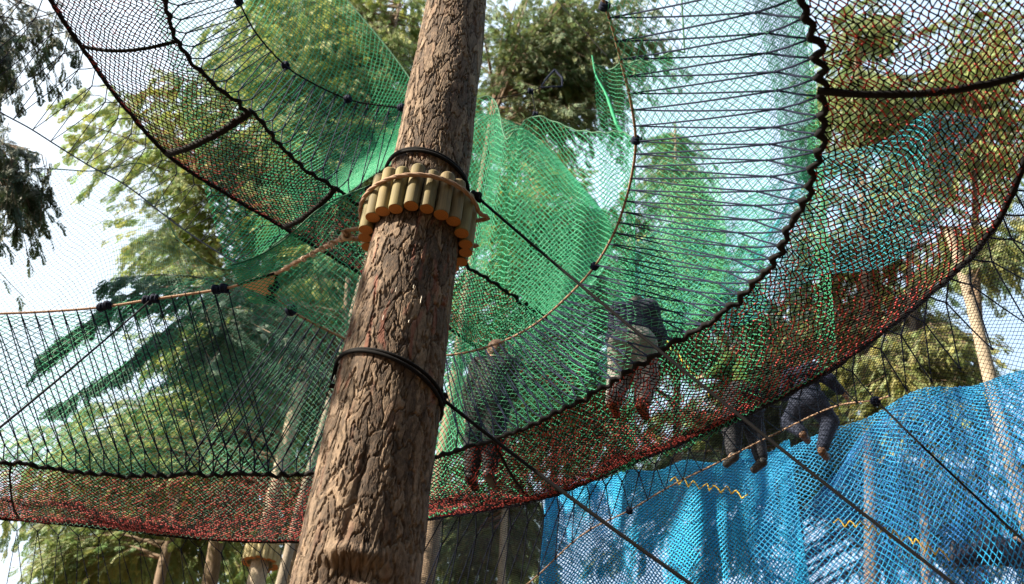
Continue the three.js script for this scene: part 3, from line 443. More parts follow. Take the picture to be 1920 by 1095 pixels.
function zigzag(label, pix, d, n, amp, seed) {
  const R = rng(seed), path = pix.map(([x, y]) => atD(x, y, d)), f = byLength((t) => lineAt(path, t)), pts = [], g = new Geo(); for (let k = 0; k <= n; k++) { const p = f.p(k / n); p.y += (k & 1 ? 1 : -1) * amp * (0.4 + R() * 0.7); p.x += (R() - 0.5) * 0.03; pts.push(p); }
  for (let k = 0; k < n; k++) g.tube([pts[k], pts[k].clone().lerp(pts[k + 1], 0.5).add(V(0, 0, 0.01)), pts[k + 1]], 0.0055, 5); tag(g.build('lacing_cord', M.yellowRope), label, 'cord');
}
zigzag('upper yellow zigzag cord sewing the seam of the blue nets', [[1255, 898], [1300, 908], [1345, 915], [1400, 932]], 7.5, 15, 0.045, 8);
zigzag('lower yellow zigzag cord sewing the blue net above the lying person', [[1560, 975], [1630, 990], [1700, 1010], [1775, 1042]], 8.0, 20, 0.05, 9);
zigzag('yellow cord laced behind the red walkway net below the green barrier net', [[1215, 590], [1250, 640], [1290, 690], [1330, 740]], 7.6, 14, 0.04, 10);

// ------------------------------------------------------------------ people
function surfaceNet(f, lo, hi, c) {                            // smooth mesh of f = 0
  const n = [0, 1, 2].map((k) => Math.ceil((hi[k] - lo[k]) / c) + 1), [nx, ny, nz] = n, val = new Float32Array(nx * ny * nz), at = (i, j, k) => (k * ny + j) * nx + i;
  for (let k = 0; k < nz; k++) for (let j = 0; j < ny; j++) for (let i = 0; i < nx; i++) val[at(i, j, k)] = f(lo[0] + i * c, lo[1] + j * c, lo[2] + k * c);
  const id = new Int32Array(nx * ny * nz).fill(-1), p = [], idx = [];
  for (let k = 0; k < nz - 1; k++) for (let j = 0; j < ny - 1; j++) for (let i = 0; i < nx - 1; i++) {
    let x = 0, y = 0, z = 0, m = 0;
    for (let a = 0; a < 8; a++) for (const b of [1, 2, 4]) if (!(a & b)) { const e = a | b, va = val[at(i + (a & 1), j + (a >> 1 & 1), k + (a >> 2))], vb = val[at(i + (e & 1), j + (e >> 1 & 1), k + (e >> 2))]; if (va < 0 !== vb < 0) { const t = va / (va - vb); x += (a & 1) + (b === 1 ? t : 0); y += (a >> 1 & 1) + (b === 2 ? t : 0); z += (a >> 2) + (b === 4 ? t : 0); m++; } }
    if (m) { id[at(i, j, k)] = p.length / 3; p.push(lo[0] + (i + x / m) * c, lo[1] + (j + y / m) * c, lo[2] + (k + z / m) * c); }
  }
  for (let k = 1; k < nz - 1; k++) for (let j = 1; j < ny - 1; j++) for (let i = 1; i < nx - 1; i++) { const v0 = val[at(i, j, k)] < 0; for (const [dx, dy, dz, A, B] of [[1, 0, 0, [0, 1, 0], [0, 0, 1]], [0, 1, 0, [0, 0, 1], [1, 0, 0]], [0, 0, 1, [1, 0, 0], [0, 1, 0]]]) {
    if (v0 === val[at(i + dx, j + dy, k + dz)] < 0) continue; const q = (a, b) => id[at(i - a * A[0] - b * B[0], j - a * A[1] - b * B[1], k - a * A[2] - b * B[2])], w = q(0, 0), r = q(1, 0), s = q(1, 1), t = q(0, 1);
    if (w < 0 || r < 0 || s < 0 || t < 0) continue; v0 ? idx.push(w, r, s, w, s, t) : idx.push(w, s, r, w, t, s);
  } }
  const g = new THREE.BufferGeometry(); g.setAttribute('position', new THREE.Float32BufferAttribute(p, 3)); g.setIndex(idx); g.computeVertexNormals(); return g;
}
function capsules(list, k, cell) {                             // list of [a, b, ra, rb]
  const lo = [9, 9, 9], hi = [-9, -9, -9]; for (const [a, b, ra, rb] of list) for (const [q, r] of [[a, ra], [b, rb]]) q.forEach((v, m) => { lo[m] = Math.min(lo[m], v - r - cell * 3); hi[m] = Math.max(hi[m], v + r + cell * 3); });
  return surfaceNet((x, y, z) => { let d = 9; for (const [a, b, ra, rb] of list) { const ux = b[0] - a[0], uy = b[1] - a[1], uz = b[2] - a[2], l = ux * ux + uy * uy + uz * uz || 1e-9, t = clamp(((x - a[0]) * ux + (y - a[1]) * uy + (z - a[2]) * uz) / l, 0, 1), e = Math.hypot(x - a[0] - ux * t, y - a[1] - uy * t, z - a[2] - uz * t) - lerp(ra, rb, t), h = clamp(0.5 + 0.5 * (d - e) / k, 0, 1); d = lerp(d, e, h) - k * h * (1 - h); } return d; }, lo, hi, cell);
}
// joints in body heights: x to the person's left, y up, z forward
function person(label, foot, up, fwd, h, pose, cols, wide = 1) {
  const o = thing('person', label, 'person'), J = { pelvis: [0, 0.52, 0], chest: [0, 0.73, 0.01], neck: [0, 0.845, 0.005], head: [0, 0.925, 0.015], shL: [0.098, 0.80, 0], shR: [-0.098, 0.80, 0], elL: [0.13, 0.64, -0.01], elR: [-0.13, 0.64, -0.01], wrL: [0.14, 0.50, 0.05], wrR: [-0.14, 0.50, 0.05], hipL: [0.052, 0.505, 0], hipR: [-0.052, 0.505, 0], knL: [0.058, 0.28, 0.01], knR: [-0.058, 0.28, 0.01], anL: [0.06, 0.045, -0.01], anR: [-0.06, 0.045, -0.01], ...pose };
  for (const k in J) J[k] = J[k].map((v) => v * h); const w = h * wide, add = (a, b, s = 1) => a.map((v, k) => v + b[k] * s), sub = (a, b) => a.map((v, k) => v - b[k]), nrm = (a) => { const l = Math.hypot(...a) || 1; return a.map((v) => v / l); };
  const hdir = nrm(sub(J.head, J.neck)), face = [0, 0, 1], toe = (a) => add(a, [0, -0.02 * h, 0.095 * h]);
  const torso = [[J.pelvis, add(J.pelvis, [0, 0.07 * h, 0]), 0.078 * w, 0.074 * w], [add(J.pelvis, [0.03 * w, 0, 0]), add(J.pelvis, [-0.03 * w, 0, 0]), 0.072 * w, 0.072 * w], [add(J.pelvis, [0, 0.06 * h, 0]), J.chest, 0.07 * w, 0.082 * w], [J.shL, J.shR, 0.046 * w, 0.046 * w], [J.chest, J.neck, 0.075 * w, 0.034 * h]];
  const armL = [[J.shL, J.elL, 0.042 * w, 0.03 * w], [J.elL, J.wrL, 0.031 * w, 0.02 * w]], armR = [[J.shR, J.elR, 0.042 * w, 0.03 * w], [J.elR, J.wrR, 0.031 * w, 0.02 * w]];
  const leg = (s) => [[J['hip' + s], J['kn' + s], 0.07 * w, 0.044 * w], [J['kn' + s], J['an' + s], 0.045 * w, 0.027 * w]], feet = ['L', 'R'].map((s) => [add(J['an' + s], [0, -0.018 * h, -0.01 * h]), toe(J['an' + s]), 0.026 * h, 0.02 * h]);
  const headC = [[J.head, add(J.head, face, 0.012 * h), 0.058 * h, 0.056 * h], [add(J.head, hdir, -0.04 * h), add(add(J.head, hdir, -0.045 * h), face, 0.022 * h), 0.04 * h, 0.034 * h], [add(J.head, face, 0.06 * h), add(add(J.head, hdir, -0.015 * h), face, 0.075 * h), 0.007 * h, 0.01 * h], ...[1, -1].map((s) => [add(J.head, [s * 0.06 * h, 0.0, 0]), add(J.head, [s * 0.062 * h, -0.018 * h, 0]), 0.012 * h, 0.008 * h]), [add(add(J.head, hdir, -0.042 * h), face, 0.052 * h), add(add(J.head, hdir, -0.042 * h), face, 0.056 * h), 0.012 * h, 0.012 * h]];
  const body = capsules([...torso, ...armL, ...armR, ...leg('L'), ...leg('R'), ...feet, [J.neck, J.head, 0.033 * h, 0.036 * h]], 0.022 * h, 0.013), gs = [body, capsules(headC, 0.012 * h, 0.005)];
  for (const [e, wr, s] of [[J.elL, J.wrL, 1], [J.elR, J.wrR, -1]]) {
    const d = nrm(sub(wr, e)), side = nrm([d[1] + 0.3, -d[0], 0.4 * s]), pn = [d[1] * side[2] - d[2] * side[1], d[2] * side[0] - d[0] * side[2], d[0] * side[1] - d[1] * side[0]], pe = add(wr, d, 0.05 * h), L = [[wr, pe, 0.016 * h, 0.019 * h]];
    [[-1.5, 0.034], [-0.5, 0.04], [0.5, 0.038], [1.5, 0.03]].forEach(([q, l]) => { const b = add(pe, side, q * 0.0105 * h), m = add(add(b, d, l * 0.55 * h), pn, 0.008 * h), t = add(add(m, d, l * 0.35 * h), pn, 0.02 * h); L.push([b, m, 0.0066 * h, 0.006 * h], [m, t, 0.006 * h, 0.005 * h]); });
    const tb = add(add(wr, d, 0.018 * h), side, 0.016 * h), tm = add(add(tb, side, 0.02 * h), d, 0.018 * h); L.push([tb, tm, 0.008 * h, 0.007 * h], [tm, add(tm, d, 0.02 * h), 0.007 * h, 0.006 * h]); gs.push(capsules(L, 0.004, 0.0035));
  }
  const grow = (l, r) => l.map(([a, b, ra, rb]) => [a, b, ra + r, rb + r]);
  mesh('body', mergeGeometries(gs.map((g) => { g.deleteAttribute('uv'); return g; })), std(...cols.skin, 0.6), o);
  const cut = (l, t) => l.map(([a, b, ra, rb], k) => k === l.length - 1 ? [a, add(a, sub(b, a), t), ra, lerp(ra, rb, t)] : [a, b, ra, rb]);
  mesh('jacket', capsules(grow([torso[2], torso[3], ...cut([torso[4]], 0.55), torso[0], ...cut(armL, 0.9), ...cut(armR, 0.9)], 0.012), 0.03 * h, 0.012), std(...cols.top, 0.85), o);
  mesh('trousers', capsules(grow([torso[0], torso[1], ...cut(leg('L'), 0.88), ...cut(leg('R'), 0.88)], 0.016), 0.03 * h, 0.012), std(...cols.legs, 0.85), o);
  for (const q of feet) mesh('shoe', capsules(grow([q], 0.009), 0.02, 0.007), std(...cols.shoe, 0.6), o);
  mesh('hair', capsules([[add(add(J.head, hdir, 0.014 * h), face, -0.012 * h), add(add(J.head, hdir, 0.02 * h), face, 0.014 * h), 0.058 * h, 0.05 * h], [add(add(J.head, hdir, -0.03 * h), face, -0.03 * h), add(J.head, face, -0.02 * h), 0.034 * h, 0.05 * h]], 0.02 * h, 0.006), std(...cols.hair, 0.7), o);
  const Y = up.clone().normalize(), Z = fwd.clone().addScaledVector(Y, -fwd.dot(Y)).normalize(), X = Y.clone().cross(Z); o.quaternion.setFromRotationMatrix(new THREE.Matrix4().makeBasis(X, Y, Z)); o.position.copy(foot); return o;
}
const tall = (f, x, y) => atD(x, y, hd(f)).y - f.y, SKIN = [0.42, 0.25, 0.17];
{
  const f1 = atH(897, 900, H1 - 0.05), f2 = atH(1180, 775, H1 - 0.04), f3 = atD(1404, 868, 7.3), f4 = atD(1537, 858, 7.1);
  person('child in brown top and black trousers standing on the net walkway beside the trunk', f1, V(0.03, 1, 0), V(0.3, 0, -1), tall(f1, 900, 634), { wrR: [0.05, 0.78, 0.2], elR: [-0.1, 0.66, 0.1], anL: [0.055, 0.04, 0.02] }, { skin: SKIN, top: [0.035, 0.032, 0.028], legs: [0.006, 0.009, 0.012], shoe: [0.02, 0.02, 0.025], hair: [0.12, 0.06, 0.03] }, 1.1);
  person('person in navy jacket and pale grey trousers on the curved walkway, seen from behind', f2, V(0.04, 1, 0), V(0.4, 0, -1), tall(f2, 1176, 540), { chest: [0.0, 0.72, 0.04], head: [0.0, 0.91, 0.08], neck: [0, 0.84, 0.05], knL: [0.09, 0.29, 0.05], knR: [-0.09, 0.29, 0.05], anL: [0.09, 0.045, -0.06], anR: [-0.08, 0.045, -0.02], elL: [0.15, 0.65, 0.08], wrL: [0.12, 0.62, 0.2], elR: [-0.15, 0.65, 0.08], wrR: [-0.12, 0.62, 0.2] }, { skin: SKIN, top: [0.014, 0.02, 0.045], legs: [0.22, 0.21, 0.20], shoe: [0.2, 0.07, 0.025], hair: [0.012, 0.01, 0.01] }, 1.35);
  person('child in green top and dark trousers just past the outer edge of the walkway', f3, V(0, 1, 0), V(-0.3, 0, -1), tall(f3, 1392, 640), { anL: [0.1, 0.045, 0.02], anR: [-0.1, 0.045, 0.0], knL: [0.09, 0.28, 0.04], knR: [-0.08, 0.28, 0.02], wrL: [0.2, 0.72, 0.12], elL: [0.17, 0.7, 0.02] }, { skin: SKIN, top: [0.06, 0.12, 0.015], legs: [0.01, 0.011, 0.018], shoe: [0.02, 0.02, 0.02], hair: [0.05, 0.03, 0.015] }, 1.15);
  person('child in navy clothes climbing past the outer edge of the walkway, one foot hanging down', f4, V(-0.08, 1, 0), V(0.7, 0, -1), tall(f4, 1505, 665), { knL: [0.2, 0.44, 0.1], anL: [0.1, 0.28, 0.06], hipL: [0.06, 0.5, 0], hipR: [-0.06, 0.5, 0], knR: [-0.12, 0.34, 0.1], anR: [-0.03, 0.06, 0.0], chest: [0, 0.69, 0.08], neck: [0, 0.8, 0.13], head: [0, 0.87, 0.18], elR: [-0.2, 0.7, 0.06], wrR: [-0.26, 0.6, 0.14], elL: [0.2, 0.72, 0.12], wrL: [0.24, 0.78, 0.24] }, { skin: SKIN, top: [0.012, 0.018, 0.06], legs: [0.012, 0.02, 0.05], shoe: [0.12, 0.055, 0.025], hair: [0.10, 0.055, 0.03] }, 1.2);
  const f5 = atD(1785, 1046, 8.9), dir = atD(2080, 1040, 8.9).sub(f5);
  person('person in dark navy clothes lying on the blue net in the lower right corner', f5, dir, V(0.1, 1, 0.2), Math.min(1.5, dir.length()), { knL: [0.06, 0.28, 0.06], knR: [-0.05, 0.28, 0.03], elL: [0.14, 0.62, -0.06], elR: [-0.14, 0.62, -0.06] }, { skin: SKIN, top: [0.012, 0.016, 0.05], legs: [0.010, 0.013, 0.035], shoe: [0.015, 0.015, 0.03], hair: [0.03, 0.02, 0.012] }, 1.1);
}

// ------------------------------------------------------------------ background trees
const R0 = rng(77);
function sprayGeometry(seed, n, droop) {                       // a feathery conifer frond about 1 long on +x
  const R = rng(seed), p = [], nn = [], idx = [], leaf = (bx, by, bz, ang, len, w, tilt) => {
    const c = Math.cos(ang), s = Math.sin(ang), k = p.length / 3, q = (l, side, y) => [bx + c * l - s * side, by + y, bz + s * l + c * side];
    for (const v of [q(0, 0, 0), q(len * 0.45, w, tilt * 0.5), q(len * 0.45, -w, tilt * 0.5 - 0.01), q(len, 0, tilt)]) { p.push(...v); nn.push(0, 1, 0); }
    idx.push(k, k + 1, k + 2, k + 1, k + 3, k + 2);
  };
  for (let k = 0; k < n; k++) { const t = (k + 0.5) / n, y = -droop * t * t, L = 0.42 * Math.sin(Math.PI * (0.15 + 0.8 * t)) * (0.8 + 0.4 * R()); for (const s of [-1, 1]) leaf(t, y, 0, s * (0.75 + 0.35 * R()), L, 0.056 + 0.02 * R(), -0.12 * R() - 0.04); }
  leaf(0.85, -droop * 0.8, 0, 0, 0.25, 0.03, -0.05); leaf(0, 0, 0, 0, 1, 0.012, -droop * 0.9);
  const g = new THREE.BufferGeometry(); g.setAttribute('position', new THREE.Float32BufferAttribute(p, 3)); g.setAttribute('normal', new THREE.Float32BufferAttribute(nn, 3)); g.setIndex(idx); g.computeVertexNormals(); return g;
}
const SPRAY = [sprayGeometry(1, 9, 0.18), sprayGeometry(2, 10, 0.3)];
const leafMat = new THREE.MeshPhysicalMaterial({ color: 0xffffff, roughness: 0.75, transmission: 0.5, thickness: 0, side: THREE.DoubleSide, specularIntensity: 0.5 });
const barkTex = noiseTexture(256, 512, (x, y) => { const n = 0.5 + 0.5 * noise(x * 18, y * 8, 3), m = 0.5 + 0.5 * noise(x * 50, y * 40, 8), k = 0.55 + 0.35 * n + 0.35 * m; return [0.56 * k, 0.52 * k, 0.465 * k]; }, true);
const farBark = (r, g, b) => { const m = new THREE.MeshStandardMaterial({ map: barkTex, bumpMap: barkTex, bumpScale: 0.02, roughness: 0.9 }); m.color.setRGB(r, g, b); return m; };
const TB = { pale: farBark(1.25, 1.2, 1.12), brown: farBark(0.7, 0.58, 0.49), grey: farBark(0.85, 0.83, 0.8), limb: farBark(0.6, 0.48, 0.38) };
function taper(g, pts, r0, r1, sides, seed) { g.tube(pts, (t, s) => lerp(r0, r1, t) * (1 + 0.09 * noise(t * 14, Math.cos(s * 6.28) * 1.5, seed + Math.sin(s * 6.28) * 1.5)), sides); }
function trunkGeo(pts, r0, r1) {                               // trunk with uv in metres
  const g = new Geo(), n = pts.length, S = 14; taper(g, pts, r0, r1, S, pts[0].x); const geo = g.geometry(), uv = new Float32Array(geo.attributes.position.count * 2); let h = 0;
  for (let k = 0; k < n; k++) { if (k) h += pts[k].distanceTo(pts[k - 1]); for (let s = 0; s < S; s++) { uv[2 * (k * S + s)] = Math.abs(s / S - 0.5) * 2; uv[2 * (k * S + s) + 1] = h; } }
  geo.setAttribute('uv', new THREE.BufferAttribute(uv, 2)); return geo;
}
// axis: two pixels the trunk passes, at horizontal distance d; boughs: [from the trunk] to pixel targets
function tree(label, p1, p2, d, r, height, clumps, { bark = 'brown', tint = [0.2, 0.22, 0.05], size = 0.22, seed = 1, boughs = [], group, category = 'tree', density = 1 } = {}) {
  const R = rng(seed), o = thing('conifer_tree', label, category, group), a = atD(...p1, d), b = atD(...p2, d + (p2[2] ?? 0)), dir = b.clone().sub(a); dir.divideScalar(Math.abs(dir.y) < 0.2 ? 1 : dir.y); dir.x = clamp(dir.x, -0.35, 0.35); dir.z = clamp(dir.z, -0.35, 0.35); dir.y = 1;
  const ax = (h) => a.clone().addScaledVector(dir, h - a.y), pts = []; for (let h = 0; h <= height + 0.01; h += height / 26) pts.push(ax(h).add(V(0.05 * noise(h * 0.4, seed, 0), 0, 0.05 * noise(h * 0.4, seed, 7))));
  mesh('trunk', trunkGeo(pts, r, Math.max(0.03, r - height * 0.009)), TB[bark], o);
  const limbs = new Geo(), M4 = [], tintAt = [], q = new THREE.Quaternion(), m = new THREE.Matrix4();
  const put = (p, dirv, s) => { const x = dirv.clone().normalize(), y = V((R() - 0.5) * 1.3, 1, (R() - 0.5) * 1.3).addScaledVector(x, 0), z = x.clone().cross(y).normalize(); y.copy(z).cross(x); m.makeBasis(x, y, z).scale(V(s, s, s)).setPosition(p); M4.push(m.clone()); const k = 0.65 + 0.7 * R(), w = R(); tintAt.push([tint[0] * k * (0.85 + 0.5 * w), tint[1] * k, tint[2] * k * (1.15 - 0.3 * w)]); };
  const bough = (path, width, n) => {
    const f = byLength((t) => lineAt(path, t), 40); limbs.tube(Array.from({ length: 10 }, (_, k) => f.p(k / 9)), (t) => lerp(Math.min(0.05, 0.010 + f.L * 0.008), 0.004, t), 4);
    const tw = Math.max(5, Math.round(n / 5.2));
    for (let k = 0; k < tw; k++) {
      const t = 0.22 + 0.78 * Math.pow(R(), 0.75), p = f.p(t), al = f.p(Math.min(1, t + 0.05)).sub(f.p(t - 0.05)).normalize(), side = V(al.z, 0, -al.x).normalize().multiplyScalar(R() < 0.5 ? -1 : 1);
      const td = side.multiplyScalar(0.55 + R() * 0.6).addScaledVector(al, 0.35 + R() * 0.7).add(V(0, -0.75 * R() + 0.05, 0)).normalize(), L = width * (1.15 - 0.75 * t) * (0.5 + R() * 0.8), e = p.clone().addScaledVector(td, L).add(V(0, -0.3 * L, 0));
      limbs.strand(p, e, 0.004);
      for (let j = 0; j < 9; j++) { const s = (j + R()) / 9, c = p.clone().lerp(e, s).add(V((R() - 0.5) * 0.07, (R() - 0.5) * 0.06 - 0.02, (R() - 0.5) * 0.07)); put(c, td.clone().add(V((R() - 0.5) * 0.9, -0.5 + (R() - 0.5) * 0.5, (R() - 0.5) * 0.9)), size * (0.45 + R() * 0.5)); }
    }
  };
  for (const [cx, cy, rx, ry, nb, dz = 0] of clumps) for (let k = 0; k < nb; k++) {
    const w = Math.sqrt(R()), an = R() * 6.283, px = cx + 1.12 * rx * w * Math.cos(an), py = cy + 1.12 * ry * w * Math.sin(an), dist = d + dz + (R() - 0.5) * Math.min(5, d * 0.25), e = atD(px, py, dist);
    const hx = ax(0), hl = Math.hypot(e.x - ax(e.y).x, e.z - ax(e.y).z), h0 = clamp(e.y + hl * (0.1 - 0.25 * R()), 0.8, height - 0.5), s = ax(h0), mid = s.clone().lerp(e, 0.5).add(V(0, hl * 0.10, 0)); bough([s, mid, e, e.clone().add(V((e.x - s.x) * 0.07, -0.10 - hl * 0.05, (e.z - s.z) * 0.07))], 0.7 + 0.5 * R() + hl * 0.06, Math.round((72 + hl * 8) * density));
  }
  for (const [poly, width, n] of boughs) bough([ax(atD(...poly[0]).y), ...poly.slice(1).map((v) => atD(...v))], width, n);
  const L = limbs.build('limbs', TB.limb, o, true); L.geometry.setAttribute('uv', new THREE.BufferAttribute(new Float32Array(L.geometry.attributes.position.count * 2), 2));
  SPRAY.forEach((g, v) => {
    const mine = M4.filter((_, k) => k % 2 === v), I = new THREE.InstancedMesh(g, leafMat, mine.length), c = new THREE.Color(); I.name = v ? 'crown_001' : 'crown'; I.userData.kind = 'stuff';
    mine.forEach((x, k) => { I.setMatrixAt(k, x); I.setColorAt(k, c.setRGB(...tintAt[2 * k + v])); }); I.castShadow = I.receiveShadow = true; o.add(I);
  });
  o.userData.axis = ax; return o;
}
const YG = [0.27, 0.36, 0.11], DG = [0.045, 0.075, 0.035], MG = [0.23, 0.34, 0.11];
const collarTree = tree('pale slender tree with a log collar low on its trunk, behind the left walkway', [483, 1080], [590, 600], 13, 0.17, 17, [[400, 700, 120, 90, 22, 2], [500, 720, 110, 150, 24, 2.5], [560, 500, 110, 120, 18, 2], [330, 840, 190, 45, 14, 2], [640, 560, 60, 120, 9, 2], [140, 850, 60, 35, 5, 2], [120, 820, 40, 25, 3, 2]], { bark: 'pale', tint: MG, seed: 3, size: 0.2 });
{ const ax = collarTree.userData.axis; delete collarTree.userData.axis; const p = atD(487, 1058, 13), q = atD(487, 1024, 13); collar('log_collar', 'small pale log collar round the slender tree at the bottom left', (h) => { const a = ax(h); return { x: a.x, z: a.z, r: 0.165 }; }, p.y, q.y - p.y, 0.04, 18, 6, [barkLogs]); }
tree('yellow-green conifer standing against the white sky at the upper left', [420, 900], [480, 480], 15, 0.17, 18, [[190, 195, 60, 40, 5], [300, 160, 20, 30, 3], [350, 220, 60, 50, 7], [350, 340, 100, 70, 12], [410, 450, 100, 60, 11], [250, 270, 80, 45, 5], [530, 340, 100, 90, 16], [280, 450, 50, 30, 4]], { bark: 'brown', tint: YG, seed: 4, size: 0.2 });
tree('dense green conifer filling the sky behind the upper part of the big trunk', [640, 600], [720, 160], 14, 0.2, 21, [[620, 80, 170, 100, 46], [560, 250, 150, 120, 44], [700, 60, 100, 80, 24], [500, 60, 90, 80, 20], [690, 250, 90, 110, 26], [840, 250, 120, 150, 24], [620, 420, 130, 90, 26], [560, 560, 110, 60, 16]], { bark: 'brown', tint: YG, seed: 5, size: 0.21 });
tree('tree with a many-branched bare trunk just right of the big trunk at the top', [918, 250], [945, 60], 11, 0.16, 15, [[1060, 120, 110, 90, 30], [1000, 30, 110, 60, 22], [1120, 60, 90, 60, 14], [1180, 40, 80, 40, 8], [960, 190, 80, 60, 8], [1090, 210, 90, 40, 10]], { bark: 'brown', tint: [0.145, 0.220, 0.088], seed: 6, size: 0.17, boughs: [[[[930, 200, 11], [990, 200, 10.6], [1020, 130, 10.4], [1035, 20, 10]], 0.2, 16], [[[925, 230, 11], [960, 140, 10.5], [1010, 60, 10.2], [1060, -20, 10]], 0.2, 16], [[[930, 150, 11], [880, 100, 11], [840, 30, 11]], 0.3, 20]] });
tree('small pointed conifer behind the dark lacing right of the trunk', [1268, 700], [1265, 235], 16, 0.14, atD(1265, 228, 16).y, [[1265, 275, 18, 30, 7], [1270, 340, 45, 35, 10], [1260, 420, 75, 50, 16], [1230, 520, 110, 60, 22], [1150, 620, 140, 60, 22], [1330, 600, 90, 60, 14]], { bark: 'brown', tint: [0.190, 0.302, 0.118], seed: 7, size: 0.2 });
tree('leafy tree behind the green net between the trunk and the small pointed conifer', [1040, 900], [1060, 400], 17, 0.18, 16.5, [[1090, 380, 70, 60, 14], [1000, 430, 110, 70, 22], [930, 560, 90, 90, 22], [1060, 540, 100, 60, 16], [930, 350, 60, 60, 12], [1000, 680, 130, 60, 18]], { bark: 'brown', tint: YG, seed: 8, size: 0.22 });
tree('yellow-green conifer behind the red net at the upper right', [1620, 500], [1605, 0], 13, 0.16, 17.5, [[1600, 60, 60, 60, 12], [1600, 160, 70, 50, 12], [1700, 190, 120, 50, 16], [1600, 240, 90, 40, 10]], { bark: 'brown', tint: [0.223, 0.326, 0.118], seed: 9, size: 0.18 });
tree('second yellow-green conifer behind the red net at the upper right corner', [1830, 480], [1820, 20], 14, 0.16, 17, [[1820, 70, 70, 60, 12], [1850, 160, 90, 60, 14], [1760, 250, 130, 40, 14], [1880, 240, 70, 50, 8]], { bark: 'brown', tint: YG, seed: 10, size: 0.18 });
tree('leaning bare-trunked tree on the right, sunlit through the black net', [1895, 850], [1805, 530], 10.5, 0.15, atD(1780, 430, 10.5).y, [[1830, 445, 50, 25, 3]], { bark: 'pale', tint: [0.246, 0.326, 0.118], seed: 11, size: 0.18 });
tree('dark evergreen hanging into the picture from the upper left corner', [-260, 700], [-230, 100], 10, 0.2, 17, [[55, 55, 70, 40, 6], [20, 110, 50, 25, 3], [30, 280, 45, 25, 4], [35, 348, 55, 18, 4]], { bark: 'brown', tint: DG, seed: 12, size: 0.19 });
tree('dark evergreen with one long drooping bough reaching across behind the left rail rope', [640, 760], [660, 480], 9.4, 0.1, 9, [[450, 580, 50, 40, 6], [420, 620, 60, 40, 5]], { bark: 'brown', tint: [0.056, 0.139, 0.088], seed: 13, size: 0.15, boughs: [[[[620, 620, 9.4], [500, 560, 9.3], [380, 540, 9.2], [260, 545, 9.2], [170, 600, 9.2], [85, 668, 9.2]], 0.42, 420], [[[620, 640, 9.4], [500, 600, 9.3], [360, 590, 9.2], [240, 680, 9.1], [125, 750, 9.0]], 0.3, 260], [[[620, 600, 9.4], [420, 530, 9.3], [300, 515, 9.2], [205, 525, 9.1]], 0.25, 130]] });
tree('tree with a sunlit straight trunk at the bottom just right of the big trunk', [938, 1080], [946, 955], 15, 0.13, 12, [[880, 1020, 80, 60, 16, 3], [990, 1010, 30, 60, 7, 3], [850, 1070, 60, 40, 8, 3], [1100, 820, 150, 60, 18, 5], [900, 780, 80, 60, 10, 5]], { bark: 'pale', tint: [0.134, 0.220, 0.104], seed: 14, size: 0.2 });
tree('leafy tree with a brown forked trunk at the bottom left', [302, 1085], [322, 1000], 16, 0.15, 11, [[150, 1050, 70, 45, 10, 2.5], [300, 1040, 80, 50, 8, 3], [430, 1040, 80, 50, 8, 3], [110, 1010, 50, 25, 4, 2.5], [250, 930, 230, 40, 18, 3]], { bark: 'brown', tint: [0.190, 0.278, 0.104], seed: 15, size: 0.22 });
tree('slim grey trunk at the bottom between the log-collared tree and the big trunk', [528, 1090], [556, 985], 12, 0.09, 13, [[560, 1060, 60, 40, 5, 4]], { bark: 'grey', tint: MG, seed: 16, size: 0.18 });
tree('slim pale trunk at the bottom left of the log-collared tree', [398, 1090], [412, 1005], 17, 0.11, 14, [[440, 820, 120, 70, 12], [250, 800, 120, 60, 10]], { bark: 'grey', tint: MG, seed: 17, size: 0.2 });
tree('tall conifer in the distance behind the blue nets at the lower right', [1500, 1000], [1480, 620], 20, 0.2, 15, [[1440, 690, 120, 60, 16], [1500, 800, 180, 60, 18], [1650, 880, 180, 80, 20], [1800, 960, 160, 90, 18], [1250, 900, 120, 60, 12], [1300, 1020, 160, 70, 14], [1400, 540, 120, 80, 12], [1600, 700, 90, 50, 8]], { bark: 'brown', tint: [0.134, 0.213, 0.104], seed: 18, size: 0.26 });
tree('yellow-green tree behind the black net, left of the leaning bare trunk', [1730, 900], [1715, 640], 13, 0.12, 14, [[1720, 640, 80, 60, 16], [1700, 720, 90, 40, 12], [1870, 440, 60, 50, 6], [1660, 660, 50, 40, 6], [1560, 560, 110, 60, 14, 1], [1800, 800, 130, 60, 9, 3]], { bark: 'brown', tint: [0.24, 0.29, 0.09], seed: 25, size: 0.2 });
const PG = [0.29, 0.40, 0.16];
tree('pale distant conifer far behind the green nets left of the big trunk', [560, 900], [610, 500], 22, 0.2, 24, [[520, 120, 130, 110, 14], [640, 300, 130, 120, 16], [470, 330, 90, 80, 8], [700, 520, 80, 120, 10], [560, 640, 120, 90, 12], [420, 620, 100, 60, 7]], { bark: 'brown', tint: PG, seed: 21, size: 0.3 });
tree('pale distant conifer far behind the green nets right of the big trunk', [980, 900], [1010, 500], 23, 0.2, 24, [[960, 330, 90, 120, 12], [1060, 260, 90, 70, 8], [1120, 480, 100, 90, 12], [960, 560, 110, 90, 12], [1050, 700, 140, 80, 12], [940, 800, 110, 60, 8]], { bark: 'brown', tint: PG, seed: 22, size: 0.3 });
tree('pale distant conifer far behind the red net at the right', [1660, 900], [1640, 500], 22, 0.2, 23, [[1640, 330, 120, 70, 10], [1780, 340, 120, 70, 10], [1560, 430, 100, 60, 8], [1700, 480, 140, 60, 10], [1880, 330, 70, 60, 5], [1480, 620, 110, 50, 8], [1300, 770, 190, 50, 11], [1490, 770, 120, 50, 8], [1180, 860, 120, 50, 7]], { bark: 'brown', tint: PG, seed: 23, size: 0.3 });
